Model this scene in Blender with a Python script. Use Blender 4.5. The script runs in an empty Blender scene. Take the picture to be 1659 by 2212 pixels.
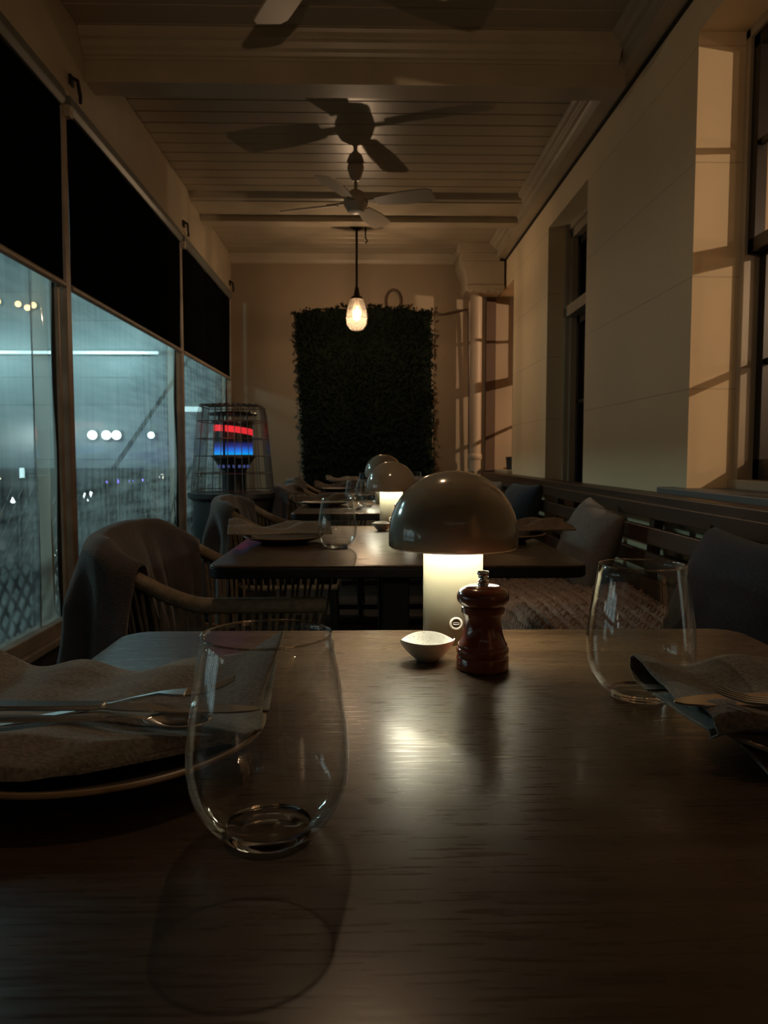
import bpy, bmesh, math, random
from math import sin, cos, pi, radians, sqrt
from mathutils import Vector, Matrix, noise as mnoise

random.seed(7)
SC = bpy.context.scene
COL = SC.collection

# ------------------------------------------------------------------ camera
cam_d = bpy.data.cameras.new('camera')
cam_d.sensor_fit = 'VERTICAL'
cam_d.sensor_height = 36.0
cam_d.lens = 1680 / 2212 * 36
cam_d.clip_start = 0.02
cam_d.clip_end = 200
cam_d.dof.use_dof = True
cam_d.dof.focus_distance = 0.72
cam_d.dof.aperture_fstop = 20.0
cam = bpy.data.objects.new('camera', cam_d)
COL.objects.link(cam)
cam.location = (0, 0, 0.961)
cam.rotation_euler = (radians(90 - 4.12), 0, radians(-1.33))
SC.camera = cam

# ------------------------------------------------------------------ render look
SC.view_settings.view_transform = 'Standard'
SC.view_settings.look = 'None'
SC.view_settings.gamma = 1
SC.view_settings.use_curve_mapping = False
SC.view_settings.exposure = 0.0
SC.cycles.use_denoising = True
SC.cycles.max_bounces = 10
SC.cycles.transmission_bounces = 8
SC.cycles.transparent_max_bounces = 12
SC.cycles.sample_clamp_indirect = 4.0
SC.cycles.caustics_reflective = False
SC.cycles.caustics_refractive = False

w = bpy.data.worlds.new('night'); SC.world = w; w.use_nodes = True
w.node_tree.nodes['Background'].inputs[0].default_value = (0.006, 0.012, 0.016, 1)
w.node_tree.nodes['Background'].inputs[1].default_value = 1.0

# ------------------------------------------------------------------ lights
def point(name, loc, watt, col, r=0.03):
    d = bpy.data.lights.new(name, 'POINT'); d.energy = watt; d.color = col; d.shadow_soft_size = r
    o = bpy.data.objects.new(name, d); COL.objects.link(o); o.location = loc; return o
def area(name, loc, target, watt, col, sx, sy=None, spread=180):
    d = bpy.data.lights.new(name, 'AREA'); d.energy = watt; d.color = col
    d.shape = 'RECTANGLE'; d.size = sx; d.size_y = sy or sx; d.spread = radians(spread)
    o = bpy.data.objects.new(name, d); COL.objects.link(o); o.location = loc
    o.rotation_euler = (Vector(target) - Vector(loc)).to_track_quat('-Z', 'Y').to_euler(); return o

WARM = (1.0, 0.67, 0.40)
L_PENDANT = 15.0
L_PENDANT0 = 9.0
L_ROOM = 88.0
L_TEAL = 52.0
LED = 48.0
point('indoor_lamp_light', (3.3, 0.15, 2.10), L_ROOM * 1.5, (1.0, 0.68, 0.44), 0.02)
point('indoor_lamp_light', (3.6, -2.2, 1.6), L_ROOM * 0.35, (1.0, 0.68, 0.44), 0.08)
point('indoor_lamp_light', (3.3, 5.30, 2.10), L_ROOM * 2.6, (1.0, 0.68, 0.44), 0.02)
TEAL = (0.60, 0.94, 0.92)
area('street_flood_light', (-4.6, 5.2, 2.65), (0.8, 3.4, 0.8), L_TEAL, TEAL, 0.5, 0.3, 150)
PALE = (0.52, 0.90, 0.98)
area('street_flood_light', (-7.0, 10.5, 4.2), (-6.2, 16, 3.2), 48, PALE, 2.0, 0.6)  # unseen light added to wash the opposite facade
area('street_flood_light', (-4.9, 15.2, 2.95), (-4.9, 16, 2.9), 19, PALE, 1.0, 0.1)  # added halo on the facade around the long streak
area('street_flood_light', (-7.6, 15.2, 2.95), (-7.6, 16, 2.9), 14, PALE, 1.0, 0.1)  # same added halo, near bay end of the streak
area('street_flood_light', (-5.2, 15.2, 1.5), (-5.2, 16, 1.4), 6, PALE, 0.8, 0.1)  # added glow on the facade behind the white lamp cluster
area('street_flood_light', (-7.5, 9.5, 5.0), (-6.0, 10.5, -1.2), 200, PALE, 1.0, 1.0)  # unseen light added over the ground

# ------------------------------------------------------------------ materials
M = {}
def mat(name, col, rough=0.5, metal=0.0, noise=None, bump=None, spec=0.5, trans=0.0, ior=1.45,
        emit=None, stretch=(1, 1, 1), col2=None, coat=0.0, sheen=0.0, roughvar=None):
    m = bpy.data.materials.new(name); m.use_nodes = True
    nt = m.node_tree; b = nt.nodes['Principled BSDF']
    b.inputs['Base Color'].default_value = (*col, 1)
    b.inputs['Roughness'].default_value = rough
    b.inputs['Metallic'].default_value = metal
    b.inputs['Specular IOR Level'].default_value = spec
    b.inputs['Transmission Weight'].default_value = trans
    b.inputs['IOR'].default_value = ior
    b.inputs['Coat Weight'].default_value = coat
    b.inputs['Coat Roughness'].default_value = 0.08
    b.inputs['Sheen Weight'].default_value = sheen
    if emit:
        b.inputs['Emission Color'].default_value = (*emit[0], 1)
        b.inputs['Emission Strength'].default_value = emit[1]
    if noise or bump or roughvar:
        tc = nt.nodes.new('ShaderNodeTexCoord'); mp = nt.nodes.new('ShaderNodeMapping')
        mp.inputs['Scale'].default_value = stretch
        nt.links.new(tc.outputs['Object'], mp.inputs['Vector'])
    if noise:                                   # (scale, contrast lo, hi)
        n = nt.nodes.new('ShaderNodeTexNoise'); n.inputs['Scale'].default_value = noise[0]
        n.inputs['Detail'].default_value = 6
        nt.links.new(mp.outputs[0], n.inputs['Vector'])
        r = nt.nodes.new('ShaderNodeValToRGB')
        r.color_ramp.elements[0].position = noise[1]; r.color_ramp.elements[1].position = noise[2]
        r.color_ramp.elements[0].color = (*(col2 or tuple(c * 0.6 for c in col)), 1)
        r.color_ramp.elements[1].color = (*col, 1)
        nt.links.new(n.outputs['Fac'], r.inputs['Fac'])
        nt.links.new(r.outputs['Color'], b.inputs['Base Color'])
    if roughvar:                                # (scale, lo, hi)
        n = nt.nodes.new('ShaderNodeTexNoise'); n.inputs['Scale'].default_value = roughvar[0]
        n.inputs['Detail'].default_value = 5
        nt.links.new(mp.outputs[0], n.inputs['Vector'])
        r = nt.nodes.new('ShaderNodeMapRange')
        r.inputs['From Min'].default_value = 0.3; r.inputs['From Max'].default_value = 0.7
        r.inputs['To Min'].default_value = roughvar[1]; r.inputs['To Max'].default_value = roughvar[2]
        nt.links.new(n.outputs['Fac'], r.inputs['Value'])
        nt.links.new(r.outputs[0], b.inputs['Roughness'])
    if bump:                                    # (scale, strength, distance)
        n = nt.nodes.new('ShaderNodeTexNoise'); n.inputs['Scale'].default_value = bump[0]
        n.inputs['Detail'].default_value = 4
        nt.links.new(mp.outputs[0], n.inputs['Vector'])
        bp = nt.nodes.new('ShaderNodeBump'); bp.inputs['Strength'].default_value = bump[1]
        bp.inputs['Distance'].default_value = bump[2]
        nt.links.new(n.outputs['Fac'], bp.inputs['Height'])
        nt.links.new(bp.outputs[0], b.inputs['Normal'])
    M[name] = m
    return m

CREAM = (0.40, 0.335, 0.235)
mat('ceiling_paint', CREAM, 0.32, noise=(1.2, 0.3, 0.7), col2=(0.35, 0.29, 0.205), bump=(14, 0.10, 0.01))
mat('trim_paint', (0.47, 0.395, 0.285), 0.34, noise=(5, 0.3, 0.7), col2=(0.40, 0.335, 0.24), bump=(30, 0.05, 0.005))
mat('back_plaster', (0.33, 0.25, 0.17), 0.8, noise=(3, 0.3, 0.7), col2=(0.295, 0.225, 0.15), bump=(60, 0.15, 0.004))
mat('dark_gap', (0.02, 0.015, 0.01), 0.9)
mat('post_paint', (0.46, 0.37, 0.29), 0.5, noise=(8, 0.3, 0.7))
mat('blind_fabric', (0.0055, 0.006, 0.0065), 0.95, spec=0.0, bump=(6, 0.25, 0.02), stretch=(1, 1, 0.25))
mat('cassette_metal', (0.16, 0.17, 0.16), 0.4, 0.2)
mat('black_paint', (0.012, 0.011, 0.011), 0.35)
mat('black_gloss', (0.006, 0.006, 0.006), 0.18)
mat('table_wood', (0.066, 0.039, 0.020), 0.27, spec=0.5, noise=(9, 0.36, 0.66), col2=(0.038, 0.021, 0.011),
    stretch=(0.35, 5.5, 1), bump=(60, 0.05, 0.0008), roughvar=(60, 0.24, 0.36))
mat('table_metal', (0.012, 0.012, 0.012), 0.45, 0.4)
mat('bench_wood', (0.085, 0.042, 0.023), 0.40, noise=(7, 0.3, 0.7), col2=(0.045, 0.023, 0.013), stretch=(1, 0.3, 4), bump=(20, 0.15, 0.003))
mat('floor_wood', (0.035, 0.027, 0.022), 0.5, noise=(4, 0.3, 0.7), stretch=(6, 0.5, 1))
mat('low_wall', (0.05, 0.045, 0.04), 0.8)
mat('rope', (0.30, 0.23, 0.155), 0.75, noise=(60, 0.3, 0.7), bump=(160, 0.5, 0.004))
mat('chair_cushion', (0.05, 0.052, 0.055), 0.85, bump=(200, 0.3, 0.002))
mat('blanket', (0.085, 0.066, 0.066), 0.95, noise=(22, 0.3, 0.7), col2=(0.05, 0.042, 0.045), bump=(240, 0.6, 0.004), sheen=0.4)
mat('blanket_b', (0.07, 0.056, 0.054), 0.95, noise=(22, 0.3, 0.7), col2=(0.04, 0.035, 0.037), bump=(240, 0.6, 0.004), sheen=0.4)
mat('knit', (0.40, 0.27, 0.21), 0.9, noise=(9, 0.3, 0.7), col2=(0.30, 0.20, 0.16), bump=(260, 0.5, 0.003), sheen=0.2)
mat('cushion_grey', (0.23, 0.20, 0.18), 0.9, bump=(350, 0.5, 0.002), noise=(160, 0.3, 0.7), sheen=0.2)
mat('cushion_blue', (0.035, 0.05, 0.07), 0.9, bump=(350, 0.5, 0.002), sheen=0.2)
mat('cushion_navy', (0.045, 0.058, 0.09), 0.9, bump=(350, 0.5, 0.002), noise=(160, 0.3, 0.7), sheen=0.2)
mat('linen', (0.27, 0.245, 0.21), 0.92, noise=(300, 0.35, 0.65), col2=(0.135, 0.125, 0.112), bump=(700, 0.6, 0.0008), stretch=(1, 1.8, 1), sheen=0.3)
mat('linen_brown', (0.22, 0.165, 0.12), 0.92, noise=(60, 0.3, 0.7), bump=(300, 0.6, 0.001))
mat('stoneware', (0.07, 0.058, 0.045), 0.4, noise=(60, 0.3, 0.7), col2=(0.05, 0.04, 0.03))
mat('stoneware_rim', (0.30, 0.20, 0.11), 0.35)
mat('steel', (0.74, 0.74, 0.73), 0.22, 1.0)
mat('chrome', (0.8, 0.8, 0.78), 0.08, 1.0)
mat('lamp_shade', (0.33, 0.28, 0.21), 0.14, coat=0.5)
mat('lamp_inner', (0.88, 0.85, 0.76), 0.5)
mat('lamp_base', (0.205, 0.19, 0.138), 0.33)
mat('lamp_led', (1, 1, 1), 0.5, emit=((1.0, 0.94, 0.70), LED))
mat('port_ring', (0.75, 0.72, 0.64), 0.3)
mat('port_dark', (0.05, 0.045, 0.04), 0.4)
mat('mill_wood', (0.33, 0.080, 0.036), 0.16, noise=(14, 0.3, 0.7), col2=(0.12, 0.028, 0.015), stretch=(1, 1, 0.3), coat=0.8)
mat('hedge_leaf', (0.007, 0.013, 0.005), 0.8, noise=(30, 0.3, 0.7), col2=(0.003, 0.006, 0.002), spec=0.2)
mat('fan_paint', (0.62, 0.52, 0.40), 0.4)
mat('fan_metal', (0.45, 0.38, 0.30), 0.35)
mat('aged_metal', (0.035, 0.025, 0.018), 0.45, 0.5)
mat('filament', (1, 0.8, 0.4), 0.5, emit=((1.0, 0.66, 0.30), 80.0))
mat('bulb_glass_glow', (1, 0.9, 0.7), 0.2, emit=((1.0, 0.62, 0.26), 2.6))
mat('sash_black', (0.010, 0.009, 0.009), 0.3)
mat('shutter_orange', (0.62, 0.32, 0.15), 0.5)
mat('shutter_cream', (0.62, 0.48, 0.32), 0.5)
mat('shutter_rose', (0.36, 0.22, 0.18), 0.6, noise=(40, 0.3, 0.7), stretch=(4, 1, 0.1))
mat('sill_slate', (0.12, 0.135, 0.14), 0.45)
mat('pipe_paint', (0.36, 0.27, 0.19), 0.5)
mat('pipe_dark', (0.10, 0.06, 0.04), 0.5)
mat('pot_dark', (0.02, 0.02, 0.022), 0.5)
mat('soil', (0.02, 0.014, 0.01), 0.9)
mat('heater_steel', (0.06, 0.06, 0.062), 0.35, 0.8)
mat('heater_body', (0.018, 0.018, 0.018), 0.4)
mat('cage_wire', (0.22, 0.20, 0.17), 0.42, 0.8)
mat('flame_red', (0.8, 0.02, 0.02), 0.6, emit=((1.0, 0.035, 0.05), 0.75))
mat('rail_black', (0.01, 0.012, 0.012), 0.5)
mat('ext_post', (0.50, 0.48, 0.33), 0.6)
mat('zip_band', (0.30, 0.30, 0.26), 0.5)
mat('facade', (0.36, 0.40, 0.39), 0.8, noise=(0.9, 0.2, 0.8), col2=(0.20, 0.235, 0.235), stretch=(1, 1, 1.6))
mat('ground', (0.22, 0.24, 0.235), 0.45, noise=(1, 0.3, 0.7))
mat('deck', (0.03, 0.028, 0.025), 0.6)
mat('lamp_white', (1, 1, 1), 0.5, emit=((0.80, 1.0, 0.95), 5.0))
mat('filament_soft', (1, 1, 1), 0.5, emit=((1.0, 0.7, 0.4), 6.0))
mat('shop_glow', (1, 1, 1), 0.5, emit=((0.62, 0.95, 1.0), 1.6))
mat('lamp_tube', (1, 1, 1), 0.5, emit=((0.62, 1.0, 1.0), 1.6))
mat('lamp_amber', (1, 1, 1), 0.5, emit=((1.0, 0.62, 0.22), 4.0))
mat('lamp_purple', (1, 1, 1), 0.5, emit=((0.20, 0.10, 1.0), 2.4))
mat('lamp_yellow', (1, 1, 1), 0.5, emit=((1.0, 0.93, 0.65), 4.0))

def speckled():
    m = mat('speckled_ceramic', (0.78, 0.78, 0.74), 0.4)
    nt = m.node_tree; b = nt.nodes['Principled BSDF']
    tc = nt.nodes.new('ShaderNodeTexCoord'); v = nt.nodes.new('ShaderNodeTexVoronoi')
    v.inputs['Scale'].default_value = 520; v.inputs['Randomness'].default_value = 1
    n = nt.nodes.new('ShaderNodeTexNoise'); n.inputs['Scale'].default_value = 260
    r = nt.nodes.new('ShaderNodeValToRGB'); r.color_ramp.elements[0].position = 0.16; r.color_ramp.elements[1].position = 0.27
    r2 = nt.nodes.new('ShaderNodeValToRGB'); r2.color_ramp.elements[0].position = 0.38; r2.color_ramp.elements[1].position = 0.5
    mx = nt.nodes.new('ShaderNodeMath'); mx.operation = 'MAXIMUM'
    inv = nt.nodes.new('ShaderNodeMath'); inv.operation = 'SUBTRACT'; inv.inputs[0].default_value = 1
    nt.links.new(tc.outputs['Object'], v.inputs['Vector']); nt.links.new(tc.outputs['Object'], n.inputs['Vector'])
    nt.links.new(v.outputs['Distance'], r.inputs[0]); nt.links.new(n.outputs['Fac'], r2.inputs[0])
    nt.links.new(r2.outputs[0], inv.inputs[1])
    nt.links.new(r.outputs[0], mx.inputs[0]); nt.links.new(inv.outputs[0], mx.inputs[1])
    mix = nt.nodes.new('ShaderNodeMix'); mix.data_type = 'RGBA'
    mix.inputs[6].default_value = (0.12, 0.12, 0.11, 1); mix.inputs[7].default_value = (0.78, 0.78, 0.73, 1)
    nt.links.new(mx.outputs[0], mix.inputs[0]); nt.links.new(mix.outputs[2], b.inputs['Base Color'])
speckled()

def wall_paint():
    """greenish cream render with faint scored block joints"""
    m = mat('wall_paint', (0.88, 0.71, 0.46), 0.75, noise=(1.6, 0.3, 0.7), col2=(0.80, 0.645, 0.42), bump=(90, 0.12, 0.003))
    nt = m.node_tree; b = nt.nodes['Principled BSDF']
    tc = nt.nodes.new('ShaderNodeTexCoord'); sp = nt.nodes.new('ShaderNodeSeparateXYZ')
    nt.links.new(tc.outputs['Object'], sp.inputs[0])
    md = nt.nodes.new('ShaderNodeMath'); md.operation = 'MODULO'; md.inputs[1].default_value = 0.405
    ad = nt.nodes.new('ShaderNodeMath'); ad.operation = 'ADD'; ad.inputs[1].default_value = 0.01
    lt = nt.nodes.new('ShaderNodeMath'); lt.operation = 'LESS_THAN'; lt.inputs[1].default_value = 0.004
    nt.links.new(sp.outputs['Z'], ad.inputs[0]); nt.links.new(ad.outputs[0], md.inputs[0]); nt.links.new(md.outputs[0], lt.inputs[0])
    mix = nt.nodes.new('ShaderNodeMix'); mix.data_type = 'RGBA'
    src = b.inputs['Base Color'].links[0].from_socket
    nt.links.new(lt.outputs[0], mix.inputs[0]); nt.links.new(src, mix.inputs[6])
    mix.inputs[7].default_value = (0.62, 0.49, 0.31, 1)
    nt.links.new(mix.outputs[2], b.inputs['Base Color'])
wall_paint()

def facing(nt, lo, hi, p=4.0):
    """side-independent edge reflectance"""
    lw = nt.nodes.new('ShaderNodeLayerWeight'); lw.inputs[0].default_value = 0.5
    pw = nt.nodes.new('ShaderNodeMath'); pw.operation = 'POWER'; pw.inputs[1].default_value = p
    mr = nt.nodes.new('ShaderNodeMapRange'); mr.inputs['To Min'].default_value = lo; mr.inputs['To Max'].default_value = hi
    nt.links.new(lw.outputs['Facing'], pw.inputs[0]); nt.links.new(pw.outputs[0], mr.inputs['Value'])
    return mr.outputs[0]
def film_mat():
    """clear plastic blind: mostly see-through, scuffed so it scatters the street light"""
    m = bpy.data.materials.new('clear_film'); m.use_nodes = True; nt = m.node_tree; nt.nodes.clear()
    out = nt.nodes.new('ShaderNodeOutputMaterial')
    tr = nt.nodes.new('ShaderNodeBsdfTransparent'); tr.inputs[0].default_value = (0.92, 0.95, 0.94, 1)
    tl = nt.nodes.new('ShaderNodeBsdfTranslucent'); tl.inputs[0].default_value = (0.85, 0.9, 0.9, 1)
    gl = nt.nodes.new('ShaderNodeBsdfGlossy'); gl.inputs['Roughness'].default_value = 0.06
    tc = nt.nodes.new('ShaderNodeTexCoord')
    mp = nt.nodes.new('ShaderNodeMapping'); mp.inputs['Scale'].default_value = (1, 9, 0.7)
    mp2 = nt.nodes.new('ShaderNodeMapping'); mp2.inputs['Scale'].default_value = (1, 0.8, 10)
    n1 = nt.nodes.new('ShaderNodeTexNoise'); n1.inputs['Scale'].default_value = 3; n1.inputs['Detail'].default_value = 8
    n2 = nt.nodes.new('ShaderNodeTexNoise'); n2.inputs['Scale'].default_value = 3; n2.inputs['Detail'].default_value = 8
    nt.links.new(tc.outputs['Object'], mp.inputs[0]); nt.links.new(tc.outputs['Object'], mp2.inputs[0])
    nt.links.new(mp.outputs[0], n1.inputs['Vector']); nt.links.new(mp2.outputs[0], n2.inputs['Vector'])
    ad = nt.nodes.new('ShaderNodeMath'); ad.operation = 'ADD'
    nt.links.new(n1.outputs['Fac'], ad.inputs[0]); nt.links.new(n2.outputs['Fac'], ad.inputs[1])
    mr = nt.nodes.new('ShaderNodeMapRange'); mr.inputs['From Min'].default_value = 0.7; mr.inputs['From Max'].default_value = 1.35
    mr.inputs['To Min'].default_value = 0.04; mr.inputs['To Max'].default_value = 0.36
    nt.links.new(ad.outputs[0], mr.inputs['Value'])
    mx = nt.nodes.new('ShaderNodeMixShader'); mx2 = nt.nodes.new('ShaderNodeMixShader')
    rf = nt.nodes.new('ShaderNodeBsdfRefraction'); rf.inputs['IOR'].default_value = 1.04; rf.inputs['Roughness'].default_value = 0.42
    rf.inputs[0].default_value = (0.95, 0.97, 0.96, 1)
    mb = nt.nodes.new('ShaderNodeMixShader'); mb.inputs[0].default_value = 0.45
    nt.links.new(tr.outputs[0], mb.inputs[1]); nt.links.new(rf.outputs[0], mb.inputs[2])
    nt.links.new(mr.outputs[0], mx.inputs[0]); nt.links.new(mb.outputs[0], mx.inputs[1]); nt.links.new(tl.outputs[0], mx.inputs[2])
    nt.links.new(facing(nt, 0.03, 0.30), mx2.inputs[0]); nt.links.new(mx.outputs[0], mx2.inputs[1]); nt.links.new(gl.outputs[0], mx2.inputs[2])
    nt.links.new(mx2.outputs[0], out.inputs[0]); M['clear_film'] = m
film_mat()

def pane_mat(name, tint=(0.95, 0.96, 0.95), ior=1.35, lo=0.03):
    m = bpy.data.materials.new(name); m.use_nodes = True; nt = m.node_tree; nt.nodes.clear()
    out = nt.nodes.new('ShaderNodeOutputMaterial')
    tr = nt.nodes.new('ShaderNodeBsdfTransparent'); tr.inputs[0].default_value = (*tint, 1)
    gl = nt.nodes.new('ShaderNodeBsdfGlossy'); gl.inputs['Roughness'].default_value = 0.02
    mx = nt.nodes.new('ShaderNodeMixShader')
    nt.links.new(facing(nt, lo, (ior - 1)), mx.inputs[0]); nt.links.new(tr.outputs[0], mx.inputs[1]); nt.links.new(gl.outputs[0], mx.inputs[2])
    nt.links.new(mx.outputs[0], out.inputs[0]); M[name] = m
def glass_mat():
    m = bpy.data.materials.new('glass'); m.use_nodes = True; nt = m.node_tree; nt.nodes.clear()
    out = nt.nodes.new('ShaderNodeOutputMaterial')
    tr = nt.nodes.new('ShaderNodeBsdfTransparent'); tr.inputs[0].default_value = (0.985, 0.99, 0.985, 1)
    gl = nt.nodes.new('ShaderNodeBsdfGlossy'); gl.inputs['Roughness'].default_value = 0.015
    m1 = nt.nodes.new('ShaderNodeMixShader')
    nt.links.new(facing(nt, 0.04, 0.75, 3.2), m1.inputs[0]); nt.links.new(tr.outputs[0], m1.inputs[1]); nt.links.new(gl.outputs[0], m1.inputs[2])
    nt.links.new(m1.outputs[0], out.inputs[0]); M['glass'] = m
pane_mat('rim_glass', (0.95, 0.96, 0.95), 1.85, 0.50)
mat('solid_glass', (1, 1, 1), 0.0, trans=1.0, ior=1.47)
glass_mat()
pane_mat('window_glass')
pane_mat('thin_glass', (0.9, 0.9, 0.9), 1.4)
pane_mat('shade_glass', (0.97, 0.93, 0.86), 1.4)
def scatter_mat(name, fac, col):
    """see-through sheet that also scatters light"""
    m = bpy.data.materials.new(name); m.use_nodes = True; nt = m.node_tree; nt.nodes.clear()
    out = nt.nodes.new('ShaderNodeOutputMaterial')
    tr = nt.nodes.new('ShaderNodeBsdfTransparent'); tl = nt.nodes.new('ShaderNodeBsdfTranslucent'); tl.inputs[0].default_value = (*col, 1)
    df = nt.nodes.new('ShaderNodeBsdfDiffuse'); df.inputs[0].default_value = (*col, 1)
    gl = nt.nodes.new('ShaderNodeBsdfGlossy'); gl.inputs['Roughness'].default_value = 0.05
    m1 = nt.nodes.new('ShaderNodeMixShader'); m2 = nt.nodes.new('ShaderNodeMixShader'); m3 = nt.nodes.new('ShaderNodeMixShader')
    m1.inputs[0].default_value = 0.35; m2.inputs[0].default_value = fac
    nt.links.new(tl.outputs[0], m1.inputs[1]); nt.links.new(df.outputs[0], m1.inputs[2])
    nt.links.new(tr.outputs[0], m2.inputs[1]); nt.links.new(m1.outputs[0], m2.inputs[2])
    nt.links.new(facing(nt, 0.03, 0.4), m3.inputs[0]); nt.links.new(m2.outputs[0], m3.inputs[1]); nt.links.new(gl.outputs[0], m3.inputs[2])
    nt.links.new(m3.outputs[0], out.inputs[0]); M[name] = m
scatter_mat('pendant_glass', 0.03, (0.95, 0.88, 0.75))
scatter_mat('bulb_glass', 0.07, (1.0, 0.88, 0.68))
scatter_mat('zip_film', 0.55, (0.75, 0.75, 0.66))
scatter_mat('edge_film', 0.35, (0.75, 0.78, 0.72))

def flame_mat():
    m = bpy.data.materials.new('flame_blue'); m.use_nodes = True; nt = m.node_tree
    b = nt.nodes['Principled BSDF']; b.inputs['Base Color'].default_value = (0.02, 0.02, 0.03, 1)
    tc = nt.nodes.new('ShaderNodeTexCoord'); sp = nt.nodes.new('ShaderNodeSeparateXYZ')
    nt.links.new(tc.outputs['Generated'], sp.inputs[0])
    r = nt.nodes.new('ShaderNodeValToRGB'); e = r.color_ramp.elements
    e[0].position = 0.0; e[0].color = (0.0, 0.42, 0.95, 1); e[1].position = 1.0; e[1].color = (0, 0, 0.004, 1)
    k = e.new(0.3); k.color = (0.01, 0.18, 0.85, 1)
    k = e.new(0.65); k.color = (0.02, 0.03, 0.22, 1)
    nt.links.new(sp.outputs['Z'], r.inputs[0]); nt.links.new(r.outputs[0], b.inputs['Emission Color'])
    b.inputs['Emission Strength'].default_value = 1.0; M['flame_blue'] = m
flame_mat()

# ------------------------------------------------------------------ mesh builder
class MB:
    def __init__(s): s.v = []; s.f = []; s.T = Matrix.Identity(4)
    def add(s, vs, fs):
        o = len(s.v); s.v += [tuple(s.T @ Vector(p)) for p in vs]; s.f += [tuple(i + o for i in f) for f in fs]; return s
    def box(s, x0, x1, y0, y1, z0, z1):
        return s.add([(x0, y0, z0), (x1, y0, z0), (x1, y1, z0), (x0, y1, z0), (x0, y0, z1), (x1, y0, z1), (x1, y1, z1), (x0, y1, z1)],
                     [(0, 3, 2, 1), (4, 5, 6, 7), (0, 1, 5, 4), (1, 2, 6, 5), (2, 3, 7, 6), (3, 0, 4, 7)])
    def prism(s, poly, axis, a, b):
        """closed 2-D polygon extruded along axis from a to b"""
        n = len(poly)
        def P(p, t): return {'x': (t, p[0], p[1]), 'y': (p[0], t, p[1]), 'z': (p[0], p[1], t)}[axis]
        vs = [P(p, a) for p in poly] + [P(p, b) for p in poly]
        fs = [tuple(range(n)), tuple(range(2 * n - 1, n - 1, -1))] + [(i, i + n, (i + 1) % n + n, (i + 1) % n) for i in range(n)]
        return s.add(vs, fs)
    def tube(s, pts, r, seg=10, closed=False, rs=None):
        pts = [Vector(p) for p in pts]; n = len(pts); vs = []; fs = []
        up = None
        for i, p in enumerate(pts):
            if closed: t = (pts[(i + 1) % n] - pts[i - 1]).normalized()
            else: t = (pts[min(i + 1, n - 1)] - pts[max(i - 1, 0)]).normalized()
            if up is None:
                up = Vector((0, 0, 1)) if abs(t.z) < 0.9 else Vector((1, 0, 0))
            a = (up - t * up.dot(t)).normalized(); b = t.cross(a); up = a
            rr = rs[i] if rs else r
            for k in range(seg):
                q = p + (a * cos(2 * pi * k / seg) + b * sin(2 * pi * k / seg)) * rr
                vs.append(tuple(q))
        m = n if closed else n - 1
        for i in range(m):
            j = (i + 1) % n
            for k in range(seg):
                l = (k + 1) % seg
                fs.append((i * seg + k, i * seg + l, j * seg + l, j * seg + k))
        if not closed:
            fs.append(tuple(range(seg - 1, -1, -1))); fs.append(tuple(range((n - 1) * seg, n * seg)))
        return s.add(vs, fs)
    def lathe(s, prof, seg=48, cx=0, cy=0, cz=0, sx=1, sy=1):
        vs = []; fs = []; rows = []
        for r, z in prof:
            if r < 1e-6: rows.append([len(vs)]); vs.append((cx, cy, cz + z))
            else:
                rows.append(list(range(len(vs), len(vs) + seg)))
                for k in range(seg):
                    a = 2 * pi * k / seg; vs.append((cx + r * cos(a) * sx, cy + r * sin(a) * sy, cz + z))
        for A, B in zip(rows, rows[1:]):
            if len(A) == 1 and len(B) == 1: continue
            for k in range(seg):
                l = (k + 1) % seg
                if len(A) == 1: fs.append((A[0], B[l], B[k]))
                elif len(B) == 1: fs.append((A[k], A[l], B[0]))
                else: fs.append((A[k], A[l], B[l], B[k]))
        return s.add(vs, fs)
    def grid(s, fn, nu, nv):
        vs = [fn(i / nu, j / nv) for i in range(nu + 1) for j in range(nv + 1)]
        fs = [(i * (nv + 1) + j, (i + 1) * (nv + 1) + j, (i + 1) * (nv + 1) + j + 1, i * (nv + 1) + j + 1) for i in range(nu) for j in range(nv)]
        return s.add(vs, fs)
    def build(s, name, m, parent=None, smooth=40, bevel=0, solid=0, subd=0, loc=None, rot=None):
        me = bpy.data.meshes.new(name); me.from_pydata(s.v, [], s.f); me.update()
        bm = bmesh.new(); bm.from_mesh(me); bmesh.ops.recalc_face_normals(bm, faces=bm.faces); bm.to_mesh(me); bm.free()
        if smooth:
            me.polygons.foreach_set('use_smooth', [True] * len(me.polygons)); me.set_sharp_from_angle(angle=radians(smooth))
        me.materials.append(M[m] if isinstance(m, str) else m)
        o = bpy.data.objects.new(name, me); COL.objects.link(o)
        if parent: o.parent = parent
        if loc: o.location = loc
        if rot: o.rotation_euler = rot
        if solid:
            k = o.modifiers.new('solid', 'SOLIDIFY'); k.thickness = solid; k.offset = 0
        if bevel:
            k = o.modifiers.new('bevel', 'BEVEL'); k.width = bevel; k.segments = 2; k.limit_method = 'ANGLE'
        if subd:
            k = o.modifiers.new('subd', 'SUBSURF'); k.levels = subd; k.render_levels = subd
        return o

def tag(o, label, cat, group=None, kind=None):
    o['label'] = label; o['category'] = cat
    if group: o['group'] = group
    if kind: o['kind'] = kind
    return o
def root(name, label, cat, loc=(0, 0, 0), rz=0, group=None):
    o = bpy.data.objects.new(name, None); COL.objects.link(o); o.location = loc; o.rotation_euler = (0, 0, rz)
    o.empty_display_size = 0.05
    return tag(o, label, cat, group)
def struct(o): o['kind'] = 'structure'; return o
def kids(o): return [c for c in bpy.data.objects if c.parent == o]
def copy_tree(o, parent=None):
    c = o.copy(); COL.objects.link(c); c.parent = parent
    for k in kids(o): copy_tree(k, c)
    return c
def dup(o, loc, rz, label, sc=None):
    c = copy_tree(o); c.location = loc; c.rotation_euler = (0, 0, rz); c['label'] = label
    if sc: c.scale = (sc, sc, sc)
    return c

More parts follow.
